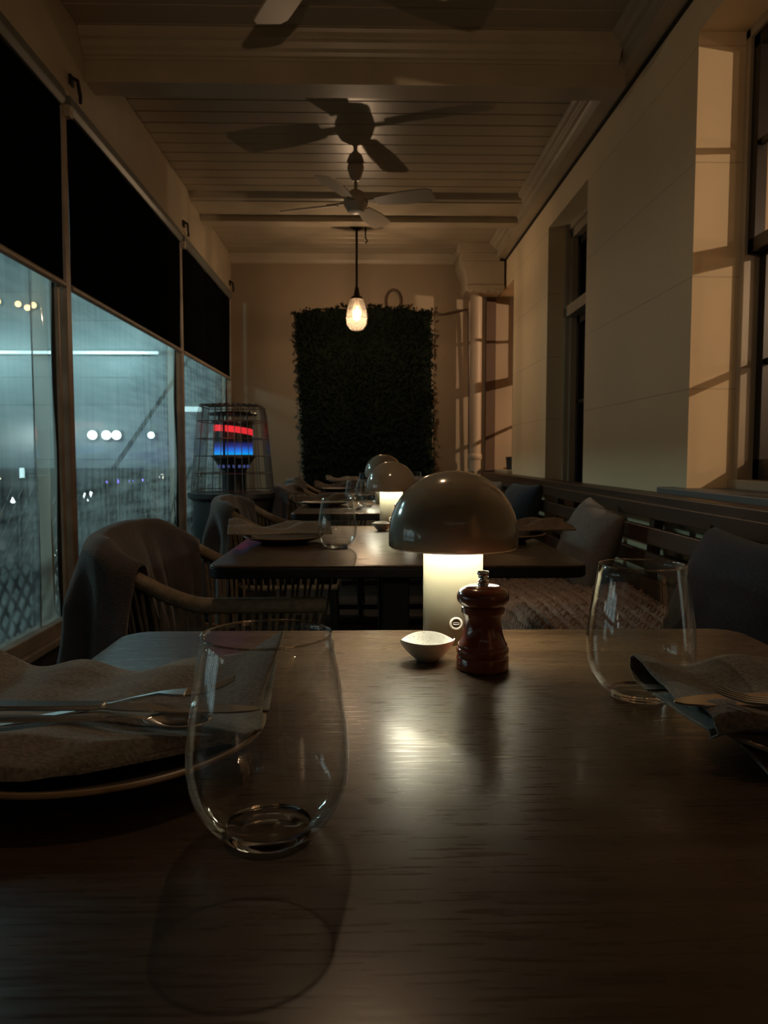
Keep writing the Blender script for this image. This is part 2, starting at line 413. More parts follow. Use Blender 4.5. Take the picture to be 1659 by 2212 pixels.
# ------------------------------------------------------------------ shell of the veranda
XL, XR, YB, YF, ZC = -1.19, 1.19, 7.05, -2.6, 2.74
struct(MB().box(-1.35, 1.7, YF - 0.2, YB + 0.2, -0.12, 0).build('floor', 'floor_wood'))
# ceiling of boards running across the room with v grooves
poly = []; y = YF - 0.2
while y < YB + 0.2:
    poly += [(y, ZC + 0.007), (y + 0.005, ZC), (y + 0.130, ZC), (y + 0.135, ZC + 0.007)]; y += 0.137
poly += [(y, ZC + 0.007), (y, ZC + 0.08), (YF - 0.2, ZC + 0.08)]
struct(MB().prism(poly, 'x', -1.35, 1.7).build('ceiling', 'ceiling_paint', smooth=0))
# right wall with three openings
W0 = (-1.45, -0.45, 0.84, 2.47); W1 = (1.90, 2.86, 0.84, 2.47); W2 = (4.25, 5.15, 0.30, 2.44); W3 = (6.33, YB, 0.84, 2.38)
XW = 1.62
b = MB(); ys = [YF, W1[0], W1[1], W2[0], W2[1], W3[0]]
b.box(XR, XW, YF, W0[0], 0, ZC); b.box(XR, XW, W0[1], W1[0], 0, ZC); b.box(XR, XW, W1[1], W2[0], 0, ZC); b.box(XR, XW, W2[1], W3[0], 0, ZC)
for W in (W0, W1, W2, W3):
    b.box(XR, XW, W[0], W[1], 0, W[2]); b.box(XR, XW, W[0], W[1], W[3], ZC)
struct(b.build('wall_right', 'wall_paint', smooth=0))
struct(MB().box(-1.35, XW, YB, YB + 0.15, -0.1, ZC + 0.05).build('wall_back', 'back_plaster', smooth=0))
struct(MB().box(-1.35, XW, YF - 0.15, YF, -0.1, ZC + 0.05).build('wall_front', 'back_plaster', smooth=0))
# low wall, sill rail and header of the glazed side
struct(MB().box(-1.30, XL - 0.01, YF, YB, -0.02, 0.235).build('wall_left', 'low_wall', smooth=0))
struct(MB().box(-1.30, XL + 0.015, YF, YB, 0.235, 0.262).box(-1.26, XL - 0.005, YF, YB, 0.262, 0.315).build('trim_1', 'post_paint', smooth=0, bevel=0.004))
hd = MB().box(-1.32, XL, YF, YB, 2.40, ZC)
struct(hd.build('trim_2', 'trim_paint', smooth=0, bevel=0.008))
# posts
POSTS = [-2.55, -0.62, 1.28, 3.22, 5.18, 7.02]
b = MB()
for p in POSTS:
    b.box(-1.245, -1.195, p - 0.03, p + 0.025, 0.26, 2.41)
    b.box(-1.235, -1.21, p - 0.085, p - 0.055, 0.26, 1.68)
struct(b.build('trim_3', 'post_paint', smooth=0, bevel=0.004))
# ceiling beams with stepped crown on the near face
def beam(n, y0, ln=None):
    b = MB(); zb = 2.545
    b.box(XL, XR - 0.07, y0, y0 + 0.13, zb, ZC)
    b.prism([(y0 - 0.005, zb + 0.09), (y0 - 0.012, zb + 0.10), (y0 - 0.020, zb + 0.103), (y0 - 0.026, zb + 0.118), (y0 - 0.038, zb + 0.128),
             (y0 - 0.048, zb + 0.150), (y0 - 0.062, zb + 0.158), (y0 - 0.066, zb + 0.180), (y0 - 0.072, ZC), (y0 + 0.01, ZC), (y0 + 0.01, zb + 0.09)], 'x', XL, XR - 0.10)
    b.prism([(y0 + 0.13, 2.66), (y0 + 0.15, 2.68), (y0 + 0.16, 2.71), (y0 + 0.19, ZC), (y0 + 0.12, ZC)], 'x', XL, XR - 0.10)
    struct(b.build('trim_%d' % n, 'trim_paint', smooth=0, bevel=0.002))
beam(4, 3.45)
b = MB()
b.box(XL, XR - 0.085, 5.46, 5.88, 2.690, ZC); b.box(XL, XR - 0.085, 5.76, 5.88, 2.648, 2.70)
b.prism([(5.46, 2.695), (5.445, 2.70), (5.43, 2.705), (5.415, 2.72), (5.40, ZC), (5.47, ZC), (5.47, 2.695)], 'x', XL, XR - 0.10)
struct(b.build('trim_5', 'trim_paint', smooth=0, bevel=0.002)); beam(6, 1.60); beam(7, -0.25)
# frieze + crown along the right wall, with the dark joint under it
b = MB(); b.box(XR - 0.085, XR, YF, YB, 2.62, ZC)
b.prism([(XR - 0.085, 2.67), (XR - 0.095, 2.685), (XR - 0.115, 2.69), (XR - 0.125, 2.71), (XR - 0.145, 2.72), (XR - 0.155, ZC), (XR - 0.08, ZC)], 'y', YF, YB)
struct(b.build('trim_8', 'trim_paint', smooth=0, bevel=0.002))
struct(MB().box(XR - 0.012, XR + 0.0, YF, YB, 2.608, 2.62).build('trim_9', 'dark_gap', smooth=0))
# crown on the back wall
b = MB(); b.prism([(YB, 2.66), (YB - 0.015, 2.665), (YB - 0.03, 2.69), (YB - 0.045, 2.70), (YB - 0.055, ZC), (YB, ZC)], 'x', XL, XR - 0.08)
struct(b.build('trim_10', 'trim_paint', smooth=0))
# boxed bracket in the far right corner, scalloped bottom, pilaster below
b = MB()
b.box(0.78, XR - 0.085, 6.62, YB, 2.665, ZC)
b.box(0.80, XR - 0.06, 6.64, YB, 2.60, 2.665)
b.prism([(0.80, 2.60), (0.845, 2.50), (0.85, 2.365), (XR - 0.02, 2.365), (XR - 0.02, 2.60)], 'y', 6.66, YB)
for k in range(5):
    cx = 0.882 + k * 0.064
    b.prism([(cx + 0.031 * cos(a), 2.366 - 0.030 * sin(a)) for a in [i * pi / 10 for i in range(11)]], 'y', 6.648, 6.672)
b.box(0.845, XR - 0.02, 6.645, 6.665, 2.36, 2.40)
struct(b.build('trim_11', 'trim_paint', smooth=30, bevel=0.003))

# ------------------------------------------------------------------ sash windows of the right wall
def sash(n, W, xs, bars_y, bars_z, frame='trim_paint'):
    y0, y1, z0, z1 = W
    o = bpy.data.objects.new('window_%d' % n, None); COL.objects.link(o); struct(o)
    b = MB()   # painted box frame
    b.box(xs - 0.012, xs + 0.12, y0, y0 + 0.035, z0, z1); b.box(xs - 0.012, xs + 0.12, y1 - 0.035, y1, z0, z1)
    b.box(xs - 0.012, xs + 0.12, y0, y1, z1 - 0.035, z1); b.box(xs - 0.03, xs + 0.14, y0, y1, z0, z0 + 0.035)
    b.build('window_frame', frame, o, smooth=0, bevel=0.003)
    zm = z0 + (z1 - z0) * 0.53
    for (xa, za, zb, nm) in ((xs, zm - 0.02, z1 - 0.035, 'upper_sash'), (xs + 0.045, z0 + 0.035, zm + 0.02, 'lower_sash')):
        b = MB(); ya, yb = y0 + 0.035, y1 - 0.035; st = 0.045
        bot = 0.075 if nm == 'lower_sash' else 0.05
        b.box(xa, xa + 0.04, ya, ya + st, za, zb); b.box(xa, xa + 0.04, yb - st, yb, za, zb)
        b.box(xa, xa + 0.04, ya, yb, za, za + bot); b.box(xa, xa + 0.04, ya, yb, zb - 0.045, zb)
        for q in bars_y: b.box(xa + 0.01, xa + 0.03, ya + (yb - ya) * q - 0.01, ya + (yb - ya) * q + 0.01, za, zb)
        for q in bars_z: b.box(xa + 0.01, xa + 0.03, ya, yb, za + (zb - za) * q - 0.011, za + (zb - za) * q + 0.011)
        s = b.build(nm, 'sash_black', o, smooth=0, bevel=0.002)
        MB().box(xa + 0.018, xa + 0.022, ya + 0.02, yb - 0.02, za + 0.02, zb - 0.02).build('pane', 'window_glass', s, smooth=0)
    return o
w1 = sash(1, W1, 1.372, (0.5,), (0.5,))
sash(9, W0, 1.372, (0.5,), (0.5,))
w3 = sash(3, W3, 1.372, (0.5,), (0.5,))
# folded shutters in the inner reveal of the nearest window
b = MB(); b.box(1.465, 1.49, 2.80, 2.862, 0.87, 2.44); b.build('shutter_post', 'shutter_orange', w1, smooth=0)
b = MB()
for k in range(4): b.box(1.49 + k * 0.012, 1.499 + k * 0.012, 2.79 + 0.012 * (k % 2), 2.862, 0.87, 2.44)
b.build('shutter_edge', 'shutter_cream', w1, smooth=0)
b = MB()
for k in range(8): b.box(1.538 + k * 0.011, 1.548 + k * 0.011, 2.80 + 0.014 * (k % 3), 2.862, 0.87, 2.44)
b.build('shutter_leaf', 'shutter_rose', w1, smooth=0)
for xa, xb, mm, nm in ((1.4135, 1.4235, 'shutter_orange', 'inner_bead'), (1.4235, 1.4375, 'shutter_cream', 'inner_stop'), (1.4375, 1.46, 'shutter_rose', 'inner_lining')):
    MB().box(xa, xb, 2.812, 2.8255, 1.76, 2.43).build(nm, mm, w1, smooth=0)
# middle window: pale architrave, transom bar, dark glass
o2 = bpy.data.objects.new('window_2', None); COL.objects.link(o2); struct(o2)
b = MB(); y0, y1, z0, z1 = W2
b.box(1.33, 1.47, y1 - 0.06, y1, z0, z1); b.box(1.33, 1.47, y0, y0 + 0.06, z0, z1)
b.box(1.33, 1.47, y0, y1, z1 - 0.08, z1); b.box(1.31, 1.36, y0, y1, z1 - 0.03, z1); b.box(1.30, 1.34, y1 - 0.03, y1, z0, z1)
b.box(1.30, 1.47, y0, y1, 1.86, 1.93); b.box(1.33, 1.47, y0, y1, z0, z0 + 0.06)
b.build('window_frame', 'trim_paint', o2, smooth=0, bevel=0.004)
b = MB()
for (a, c) in ((1.93, z1 - 0.08), (z0 + 0.06, 1.86)):
    b.box(1.37, 1.41, y0 + 0.06, y0 + 0.10, a, c); b.box(1.37, 1.41, y1 - 0.11, y1 - 0.06, a, c)
    b.box(1.37, 1.41, y0 + 0.06, y1 - 0.06, c - 0.05, c); b.box(1.37, 1.41, y0 + 0.06, y1 - 0.06, a, a + 0.05)
b.box(1.37, 1.41, y0 + 0.06, y1 - 0.06, 1.30, 1.325)
s = b.build('sash', 'sash_black', o2, smooth=0, bevel=0.002)
MB().box(1.388, 1.392, y0 + 0.08, y1 - 0.08, z0 + 0.08, z1 - 0.1).build('pane', 'window_glass', s, smooth=0)
MB().box(1.47, 1.50, y0, y1, z0, z1).build('inner_blind', 'black_paint', o2, smooth=0)
# slate sill of the nearest window, plaster sill of the far one
struct(MB().box(1.130, 1.36, 1.78, 3.00, 0.815, 0.842).build('trim_12', 'sill_slate', smooth=0, bevel=0.004))
struct(MB().box(1.150, 1.36, 6.30, YB, 0.815, 0.842).build('trim_13', 'trim_paint', smooth=0, bevel=0.004))
# rooms inside the building
b = MB()
for (ya, yb) in ((YF, 4.2), (4.25, 7.4)):
    b.box(XW, 4.6, ya, ya + 0.05, 0, 2.9); b.box(XW, 4.6, yb - 0.05, yb, 0, 2.9); b.box(4.5, 4.6, ya, yb, 0, 2.9)
    b.box(XW, 4.6, ya, yb, 2.85, 2.9); b.box(XW, 4.6, ya, yb, -0.05, 0.0)
struct(b.build('wall_indoor', 'back_plaster', smooth=0))

# ------------------------------------------------------------------ clear blinds between the posts
bays = [(POSTS[k] + 0.025, POSTS[k + 1] - 0.03) for k in range(5)]
for k, (ya, yb) in enumerate(bays):
    o = bpy.data.objects.new('window_%d' % (4 + k), None); COL.objects.link(o); struct(o)
    zt = 1.665
    MB().grid(lambda u, v: (-1.228 + 0.004 * sin(v * 9 + u * 5), ya + (yb - 0.25 - ya) * u, 0.315 + (zt - 0.315) * v), 24, 12).build('clear_film', 'clear_film', o)
    MB().grid(lambda u, v: (-1.231 + 0.005 * sin(v * 7 + u * 3), yb - 0.25 + 0.13 * u, 0.315 + (zt - 0.315) * v), 6, 16).build('zip_band', 'zip_film', o)
    MB().grid(lambda u, v: (-1.233 + 0.006 * sin(v * 11 + u * 3), yb - 0.12 + 0.065 * u, 0.315 + (zt - 0.315) * v), 6, 16).build('edge_film', 'edge_film', o)
    MB().box(-1.2345, -1.2325, yb - 0.253, yb - 0.246, 0.315, zt).build('seam_tape', 'pipe_dark', o, smooth=0)
    MB().box(-1.242, -1.222, yb - 0.058, yb - 0.045, 0.315, zt + 0.02).build('side_channel', 'aged_metal', o, smooth=0, bevel=0.004)
    # roller blind in front of it: a thing
    lab = ['black roller blind of the rearmost bay, behind the camera position',
           'black roller blind beside the front table, just outside the frame',
           'black roller blind in the nearest visible bay, above the amber bulbs',
           'black roller blind in the middle bay, between the two pale posts',
           'short-looking black roller blind in the far bay beside the back wall'][k]
    r = root('roller_blind', lab, 'blind', (-1.2, ya, 2.30), 0, 'black roller blinds over the clear plastic windows')
    L = yb - ya; drop = 0.655 if k > 1 else 1.15  # the two unseen bays hang lower to block street light
    MB().grid(lambda u, v: (0.0 + 0.003 * sin(u * 17 + v * 4) + 0.002 * sin(u * 41), 0.008 + (L - 0.016) * u, -drop + (drop + 0.045) * v), 40, 12).build('blind_fabric', 'blind_fabric', r, solid=0.002)
    MB().prism([(0.012 * cos(a) , -drop - 0.003 + 0.014 * sin(a)) for a in [i * pi / 6 for i in range(12)]], 'y', 0.006, L - 0.006).build('bottom_bar', 'post_paint', r)
    MB().prism([(-0.028, 0.098), (0.022, 0.098), (0.026, 0.06), (0.012, 0.035), (-0.028, 0.035)], 'y', 0, L).build('cassette', 'cassette_metal', r, smooth=0, bevel=0.004)
    MB().box(-0.02, 0.03, -0.03, 0.006, 0.005, 0.05).build('bracket', 'trim_paint', r, smooth=0, bevel=0.003)
# small dark clips fixed to the header above each post
for i, (y, lab) in enumerate(((3.28, 'small dark clip on the pale header, above the nearer post'),
                              (5.22, 'small dark clip on the pale header, above the post by the heater'),
                              (6.95, 'small dark clip at the far end of the pale header'))):
    r = root('wall_clip', lab, 'clip', (XL, y, 2.47), 0, 'dark clips on the header')
    MB().box(0, 0.012, -0.02, 0.02, -0.02, 0.02).build('clip_plate', 'aged_metal', r, bevel=0.002)
    MB().tube([(0.01, 0, 0.01), (0.03, 0.0, 0.0), (0.03, 0.03, -0.05), (0.02, 0.06, -0.06)], 0.008, 8).build('hook', 'aged_metal', r)

# ------------------------------------------------------------------ street side
struct(MB().box(-16, -1.3, -6, 30, -1.3, -1.2).build('ground', 'ground'))
struct(MB().box(-2.0, -1.30, YF, 9.5, -0.25, -0.10).build('floor_terrace', 'deck', smooth=0))
b = MB(); b.box(-14, -0.8, 16, 16.4, -1.2, 6.5)
for k in range(10): b.box(-14, -0.8, 15.985, 16.0, 0.9 + k * 0.55, 0.92 + k * 0.55)
struct(b.build('wall_street', 'facade', smooth=0))
tag(MB().box(-14, -0.8, 15.55, 15.60, -1.2, 0.72).build('boundary_fence', 'rail_black', smooth=0), 'dark boundary fence across the street, under the lit building', 'fence')  # dark sheet added to keep the lower facade band unlit
# lattice railing
r = root('lattice_railing', 'dark diamond lattice railing outside the clear plastic windows', 'railing', (-1.72, 0, -0.1))
b = MB()
y = -0.2; zt = 0.93; zb = 0.06
while y < 9.0:
    for sgn in (1, -1):
        a = Vector((0.006 * sgn, y, zb)); c = Vector((0.006 * sgn, y + sgn * 0.90, zt - 0.03))
        b.tube([a, c], 0.011, 4)
    y += 0.12
b.build('lattice', 'rail_black', r)
MB().tube([(0, 0.3, zt), (0, 9.3, zt)], 0.022, 8).build('top_rail', 'rail_black', r)
MB().box(-0.02, 0.02, 0.3, 9.3, 0.02, 0.07).build('bottom_rail', 'rail_black', r, bevel=0.003)
for y in (2.2, 4.15, 6.3, 8.4):
    MB().box(-0.045, 0.045, y - 0.045, y + 0.045, 0, 0.96).build('post', 'ext_post', r, bevel=0.006)
tag(MB().tube([(-1.62, 4.9, 0.82), (-1.60, 7.2, 1.86), (-1.58, 9.3, 2.7)], 0.016, 8).build('guy_rope', 'rail_black'),
    'dark guy rope slanting up outside the clear plastic windows', 'rope')
b = MB().tube([(-1.58, 9.32, -0.1), (-1.58, 9.32, 2.75)], 0.03, 8)
tag(b.build('rope_post', 'rail_black'), 'dark post at the end of the terrace holding the guy rope', 'post')
# lamps and streak-imitating bars on the opposite facade
def wall_lamp(name, x, z, rad, m, label, cat, group=None, w=None, h=None):
    r = root(name, label, cat, (x, 15.44 if z < 0.75 else 15.96, z), 0, group)
    ww = w or rad; hh = h or rad
    if z < 0.75 and z - hh > -1.1: MB().box(-0.012, 0.012, 0.0, 0.06, -1.2 - z, 0.0).build('mast', 'rail_black', r, smooth=0)
    MB().box(-ww * 0.9, ww * 0.9, -0.06, 0.045 if z < 0.75 else 0.03, -hh * 0.9, hh * 0.9).build('housing', 'rail_black', r, bevel=0.01)
    if w or h: MB().box(-ww, ww, -0.30 if ww > 1 else -0.16, -0.055 if ww < 1 else -0.24, -hh, hh).build('diffuser', m, r, bevel=0.02)
    else: MB().lathe([(0, -rad), (rad * .5, -rad * .87), (rad * .87, -rad * .5), (rad, 0), (rad * .87, rad * .5), (rad * .5, rad * .87), (0, rad)], 20, 0, -0.06 - rad * 0.6, 0).build('globe', m, r)
    return r
wall_lamp('tube_lamp', -6.05, 3.00, 0, 'lamp_tube', 'long cold white strip light high on the building across the street', 'lamp', None, 1.95, 0.03)  # stands in for lamplight smeared sideways by the scuffed film
wall_lamp('tube_lamp', -3.48, 1.90, 0, 'lamp_tube', 'short cold light behind the heater in the far plastic window', 'lamp', None, 0.17, 0.05)  # second stand-in for the smeared streak, far bay
for x, q in ((-5.50, 'leftmost'), (-5.22, 'middle one'), (-5.02, 'rightmost')):
    wall_lamp('flood_lamp', x, 1.38, 0.095, 'lamp_white', 'glowing white lamp in the middle plastic window, %s of the bright cluster of three' % q, 'lamp', 'white lamps in the bright cluster')
wall_lamp('flood_lamp', -4.33, 1.38, 0.07, 'lamp_white', 'smaller white lamp alone to the side of the bright cluster of three', 'lamp')
wall_lamp('street_lamp', -5.42, 0.18, 0.10, 'lamp_white', 'round white street light shining low behind the lattice in the middle bay', 'lamp')
wall_lamp('street_lamp', -5.85, -0.22, 0.09, 'lamp_yellow', 'yellowish light glowing low beside the pale post of the middle bay', 'lamp')
wall_lamp('street_lamp', -5.75, -1.02, 0.06, 'lamp_white', 'tiny greenish white light lowest in the middle bay', 'lamp')
wall_lamp('street_lamp', -3.22, 0.58, 0.07, 'lamp_white', 'white light shining just beside the heater base', 'lamp')
wall_lamp('street_lamp', -4.00, 0.56, 0.05, 'lamp_yellow', 'small cream light beside the pole of the far bay', 'lamp')
wall_lamp('sign_lamp', -7.30, 0.48, 0, 'lamp_yellow', 'wide glowing sign light behind the railing in the near bay', 'lamp', None, 0.17, 0.06)
wall_lamp('tube_lamp', -6.70, 0.60, 0, 'lamp_tube', 'short upright cold light above the railing in the near bay', 'lamp', None, 0.035, 0.13)
for x, z, m, rad, lab in ((-6.50, 0.28, 'lamp_amber', 0.045, 'small amber light behind the railing of the near bay'),
                          (-6.90, 0.10, 'lamp_white', 0.06, 'small pale light under the short upright one, near bay'),
                          (-6.05, -0.95, 'lamp_white', 0.07, 'pale greenish light low in the near bay lattice'),
                          (-7.45, -1.05, 'lamp_white', 0.06, 'pale light in the lowest lattice of the near bay'),
                          (-3.05, -0.15, 'lamp_white', 0.035, 'tiny pale light below the heater top in the far bay'),
                          (-3.35, 0.55, 'lamp_white', 0.03, 'tiny dim white light beside the brighter far bay light')):
    wall_lamp('street_lamp', x, z, rad, m, lab, 'lamp')
for x, z, q in ((-7.30, 4.02, 'first'), (-6.90, 3.97, 'second'), (-6.72, 3.90, 'third'), (-6.60, 3.95, 'fourth')):
    wall_lamp('festoon_bulb', x, z, 0.062, 'lamp_amber', 'amber bulb high in the near plastic window, %s from the camera side' % q, 'bulb', 'amber bulbs')
for x, q in ((-5.05, 'first'), (-4.85, 'second'), (-4.60, 'third'), (-4.38, 'fourth')):
    wall_lamp('festoon_bulb', x, 0.47, 0.045, 'lamp_purple', 'violet bulb above the railing in the middle bay, %s from the near post' % q, 'bulb', 'violet bulbs')
def glint_lamp(x, y, z, m, rad, label):  # unseen lamps added so the glasses have something to reflect
    r = root('post_lamp', label, 'lamp', (x, y, -1.2), 0)
    MB().tube([(0, 0, 0), (0, 0, z + 1.2 - rad)], 0.03, 8).build('post', 'rail_black', r)
    MB().lathe([(0, -rad), (rad * .7, -rad * .7), (rad, 0), (rad * .7, rad * .7), (0, rad)], 16, 0, 0, z + 1.2).build('globe', m, r)
for x, y, z, m, rad, q in ((-5.2, 2.6, 0.95, 'lamp_white', 0.12, 'cold white globe, second along the terrace'), (-4.4, 0.6, 1.3, 'lamp_white', 0.10, 'cold white globe by the near terrace'),
                           (-6.5, -1.5, 1.2, 'lamp_yellow', 0.12, 'cream globe behind the camera side'), (-7.5, 1.8, 1.5, 'lamp_amber', 0.14, 'amber globe far across the road'),
                           (-3.6, -0.8, 0.9, 'lamp_white', 0.07, 'small white globe near the railing start')):
    glint_lamp(x, y, z, m, rad, 'street lamp post outside the frame, ' + q)
r = root('shop_window', 'cold lit shop front outside the frame, across the road', 'shop window', (-8.2, 1.0, -1.2))  # unseen panels added to brighten the left edges of the glasses
MB().box(-0.2, 0.0, -2.2, 2.2, 0, 3.6).build('shop_wall', 'facade', r, smooth=0)
for k in range(3): MB().box(0.0, 0.04, -1.9 + k * 1.35, -0.8 + k * 1.35, 1.1, 2.9).build('lit_pane', 'shop_glow', r, smooth=0)
tag(MB().tube([(XL, -1.9, 2.3), (-0.6, -1.9, 2.16), (0, -1.9, 2.12), (0.6, -1.9, 2.16), (1.1, -1.9, 2.3)], 0.004, 6).build('festoon_cable', 'rail_black'), 'thin black cable with small bulbs, behind the camera position', 'cable')  # cable and bulbs added behind the camera for small glints
for k in range(7):
    x = -0.9 + 0.3 * k
    o = MB().lathe([(0, -0.05), (0.014, -0.045), (0.02, -0.028), (0.014, -0.008), (0.008, 0), (0, 0)], 14).build('small_bulb', ('lamp_white', 'filament_soft', 'lamp_white')[k % 3])
    o.location = (x, -1.9, 2.155 + 0.14 * (abs(x)) ** 2 - 0.03)
    tag(o, 'small round bulb on the cable behind the camera, ' + ('next to the glazed side', 'second from the glazed side', 'third from the glazed side', 'middle of the seven', 'third from the right wall', 'second from the right wall', 'next to the right wall')[k], 'bulb', 'bulbs on the cable')
area('violet_wash_light', (-4.3, 15.0, 0.6), (-4.1, 16, 1.1), 5, (0.3, 0.2, 1.0), 0.3)

# ------------------------------------------------------------------ back wall things
def hedge():
    b = MB()
    top = lambda x: 2.22 + 0.07 * cos((x - 0.1) * 1.9) + 0.012 * sin(x * 23)
    left = lambda z: -0.635 + 0.09 * (1 - min(max((z - 0.6) / 1.7, 0), 1)) ** 0.6
    right = lambda z: 0.575 + 0.02 * (2.2 - z)
    b.grid(lambda u, v: (left(0.62 + v * 1.6) * (1 - u) + right(0.62 + v * 1.6) * u, YB - 0.035, 0.62 + v * (top(-0.6 + 1.2 * u) - 0.64)), 10, 10)
    b.grid(lambda u, v: (left(0.62 + v * 1.6) * (1 - u) + right(0.62 + v * 1.6) * u, YB - 0.003, 0.62 + v * (top(-0.6 + 1.2 * u) - 0.64)), 10, 10)
    for _ in range(8500):
        z = random.uniform(0.60, 2.30); x = random.uniform(-0.66, 0.62)
        if z > top(x) or x < left(z) - 0.015 or x > right(z) + 0.015: continue
        d = random.uniform(0.02, 0.075); s = random.uniform(0.012, 0.024)
        a = Matrix.Rotation(random.uniform(0, 6.28), 3, 'Y') @ Matrix.Rotation(random.uniform(-0.9, 0.9), 3, 'X') @ Matrix.Rotation(random.uniform(-0.8, 0.8), 3, 'Z')
        c = Vector((x, YB - d, z))
        pts = [Vector((0, 0, -s)), Vector((s * .55, 0.003, 0)), Vector((0, 0, s)), Vector((-s * .55, 0.003, 0))]
        b.add([tuple(c + a @ p) for p in pts], [(0, 1, 2), (0, 2, 3)])
    tag(b.build('hedge_panel', 'hedge_leaf', smooth=0), 'dark green artificial hedge panel hanging on the back wall', 'hedge')
hedge()
tag(MB().tube([(0.245 + 0.068 * cos(a), YB - 0.02, 2.33 + 0.10 * sin(a)) for a in [pi * 1.15 - i * pi * 1.3 / 14 for i in range(15)]], 0.011, 8).build('cable_loop', 'pipe_dark'),
    'looped cable on the back wall above the hedge panel', 'cable')
tag(MB().tube([(0.56, YB - 0.02, 2.215), (0.70, YB - 0.02, 2.22), (0.86, YB - 0.02, 2.255), (0.905, YB - 0.06, 2.26), (0.915, YB - 0.06, 2.2), (0.925, YB - 0.05, 1.7), (0.93, YB - 0.04, 0.85)], 0.011, 8).build('conduit_pipe', 'pipe_dark'),
    'thin brown pipe running from hedge panel to corner and down', 'pipe')
r = root('drain_pipe', 'pale round downpipe in the back corner under the scalloped bracket', 'pipe', (0.965, 6.88, 0.825))
MB().lathe([(0, 0), (0.052, 0), (0.052, 1.547), (0, 1.547)], 28).build('pipe_shaft', 'pipe_paint', r)
MB().lathe([(0.052, 0.10), (0.060, 0.11), (0.060, 0.15), (0.052, 0.16)], 28).build('pipe_collar', 'pipe_paint', r)
tag(MB().box(1.075, 1.16, 7.0, YB - 0.001, 0.83, 2.372).build('dark_board', 'pipe_dark', smooth=0), 'dark upright board between the downpipe and the far window', 'board')  # dark box painting in the shade of the corner gap
r = root('plant_pot', 'small dark pot on the far window sill', 'pot', (1.265, 6.70, 0.842))
MB().lathe([(0, 0), (0.048, 0), (0.058, 0.10), (0.060, 0.112), (0.053, 0.112), (0.05, 0.095)], 24).build('pot_body', 'pot_dark', r)
MB().lathe([(0, 0.097), (0.051, 0.097)], 24).build('soil', 'soil', r)

# ------------------------------------------------------------------ ceiling fans
def make_fan(loc, ang, label):
    r = root('ceiling_fan', label, 'fan', loc, ang, 'ceiling fans')
    MB().lathe([(0, 0), (0.04, 0), (0.050, -0.012), (0.050, -0.03), (0.036, -0.075), (0.018, -0.10), (0, -0.10)], 32).build('canopy', 'fan_metal', r)
    MB().tube([(0, 0, -0.09), (0, 0, -0.19)], 0.011, 12).build('down_rod', 'fan_metal', r)
    MB().lathe([(0, -0.15), (0.03, -0.155), (0.05, -0.17), (0.065, -0.18), (0.074, -0.205), (0.074, -0.24), (0.06, -0.265), (0.055, -0.27), (0.05, -0.285), (0.02, -0.295), (0, -0.295)], 36).build('motor', 'fan_paint', r)
    for k in range(4):
        b = MB(); b.T = Matrix.Rotation(k * pi / 2, 4, 'Z') @ Matrix.Translation((0, 0, -0.232)) @ Matrix.Rotation(radians(-14), 4, 'X')
        n = 14
        def outline(t):
            return 0.040 + 0.026 * min(t * 2.2, 1) if t < 0.95 else 0.046 + 0.020 * sqrt(max(0, 1 - ((t - 0.95) / 0.05) ** 2))
        up = [(0.13 + 0.365 * i / n, outline(i / n)) for i in range(n + 1)]
        poly = up + [(x, -y) for x, y in reversed(up)]
        b.prism(poly, 'z', -0.004, 0.004)
        bl = b.build('blade', 'fan_paint', r, smooth=30, bevel=0.0015)
        b = MB(); b.T = Matrix.Rotation(k * pi / 2, 4, 'Z') @ Matrix.Translation((0, 0, -0.228)) @ Matrix.Rotation(radians(-14), 4, 'X')
        b.box(0.07, 0.19, -0.018, 0.018, -0.002, 0.008).build('blade_iron', 'fan_metal', bl, bevel=0.002)
    return r
fan1 = make_fan((-0.060, 4.90, ZC), radians(-21), 'pale four-blade ceiling fan hanging between the two ceiling beams')
fan0 = dup(fan1, (-0.13, 2.47, ZC), radians(116 - 90), 'ceiling fan with one pale blade tip showing at the top edge')

# ------------------------------------------------------------------ pendant lamp
r = root('pendant_lamp', 'caged glass pendant lamp with glowing bulb in front of hedge', 'lamp', (-0.068, 6.08, ZC))
MB().lathe([(0, 0), (0.062, 0), (0.062, -0.02), (0.045, -0.045), (0.02, -0.06), (0, -0.06)], 28).build('canopy', 'aged_metal', r)
MB().tube([(0, 0, -0.05), (0, 0, -0.50)], 0.009, 10).build('rod', 'aged_metal', r)
MB().lathe([(0, -0.49), (0.014, -0.49), (0.018, -0.52), (0.024, -0.55), (0.045, -0.565), (0.05, -0.58), (0.0, -0.58)], 24).build('socket', 'aged_metal', r)
sh = MB().lathe([(0.048, -0.575), (0.058, -0.60), (0.072, -0.66), (0.078, -0.72), (0.070, -0.77), (0.045, -0.805), (0.0, -0.815)], 32).build('glass_shade', 'pendant_glass', r)
b = MB()
for k in range(8):
    a = k * pi / 4
    b.tube([(q * cos(a), q * sin(a), z) for q, z in ((0.05, -0.575), (0.062, -0.60), (0.076, -0.66), (0.082, -0.72), (0.074, -0.775), (0.046, -0.81), (0.01, -0.82))], 0.0016, 5)
for q, z in ((0.076, -0.66), (0.082, -0.72)):
    b.tube([(q * cos(a), q * sin(a), z) for a in [i * pi / 12 for i in range(24)]], 0.0016, 5, closed=True)
b.build('wire_guard', 'aged_metal', r)
MB().lathe([(0.0, -0.58), (0.016, -0.585), (0.020, -0.61), (0.032, -0.65), (0.034, -0.68), (0.026, -0.715), (0.012, -0.735), (0, -0.74)], 24).build('bulb', 'bulb_glass', r)
MB().tube([(0.006 * cos(k * 1.3), 0.006 * sin(k * 1.3), -0.635 - 0.010 * k) for k in range(9)], 0.0016, 6).build('filament', 'filament', r)
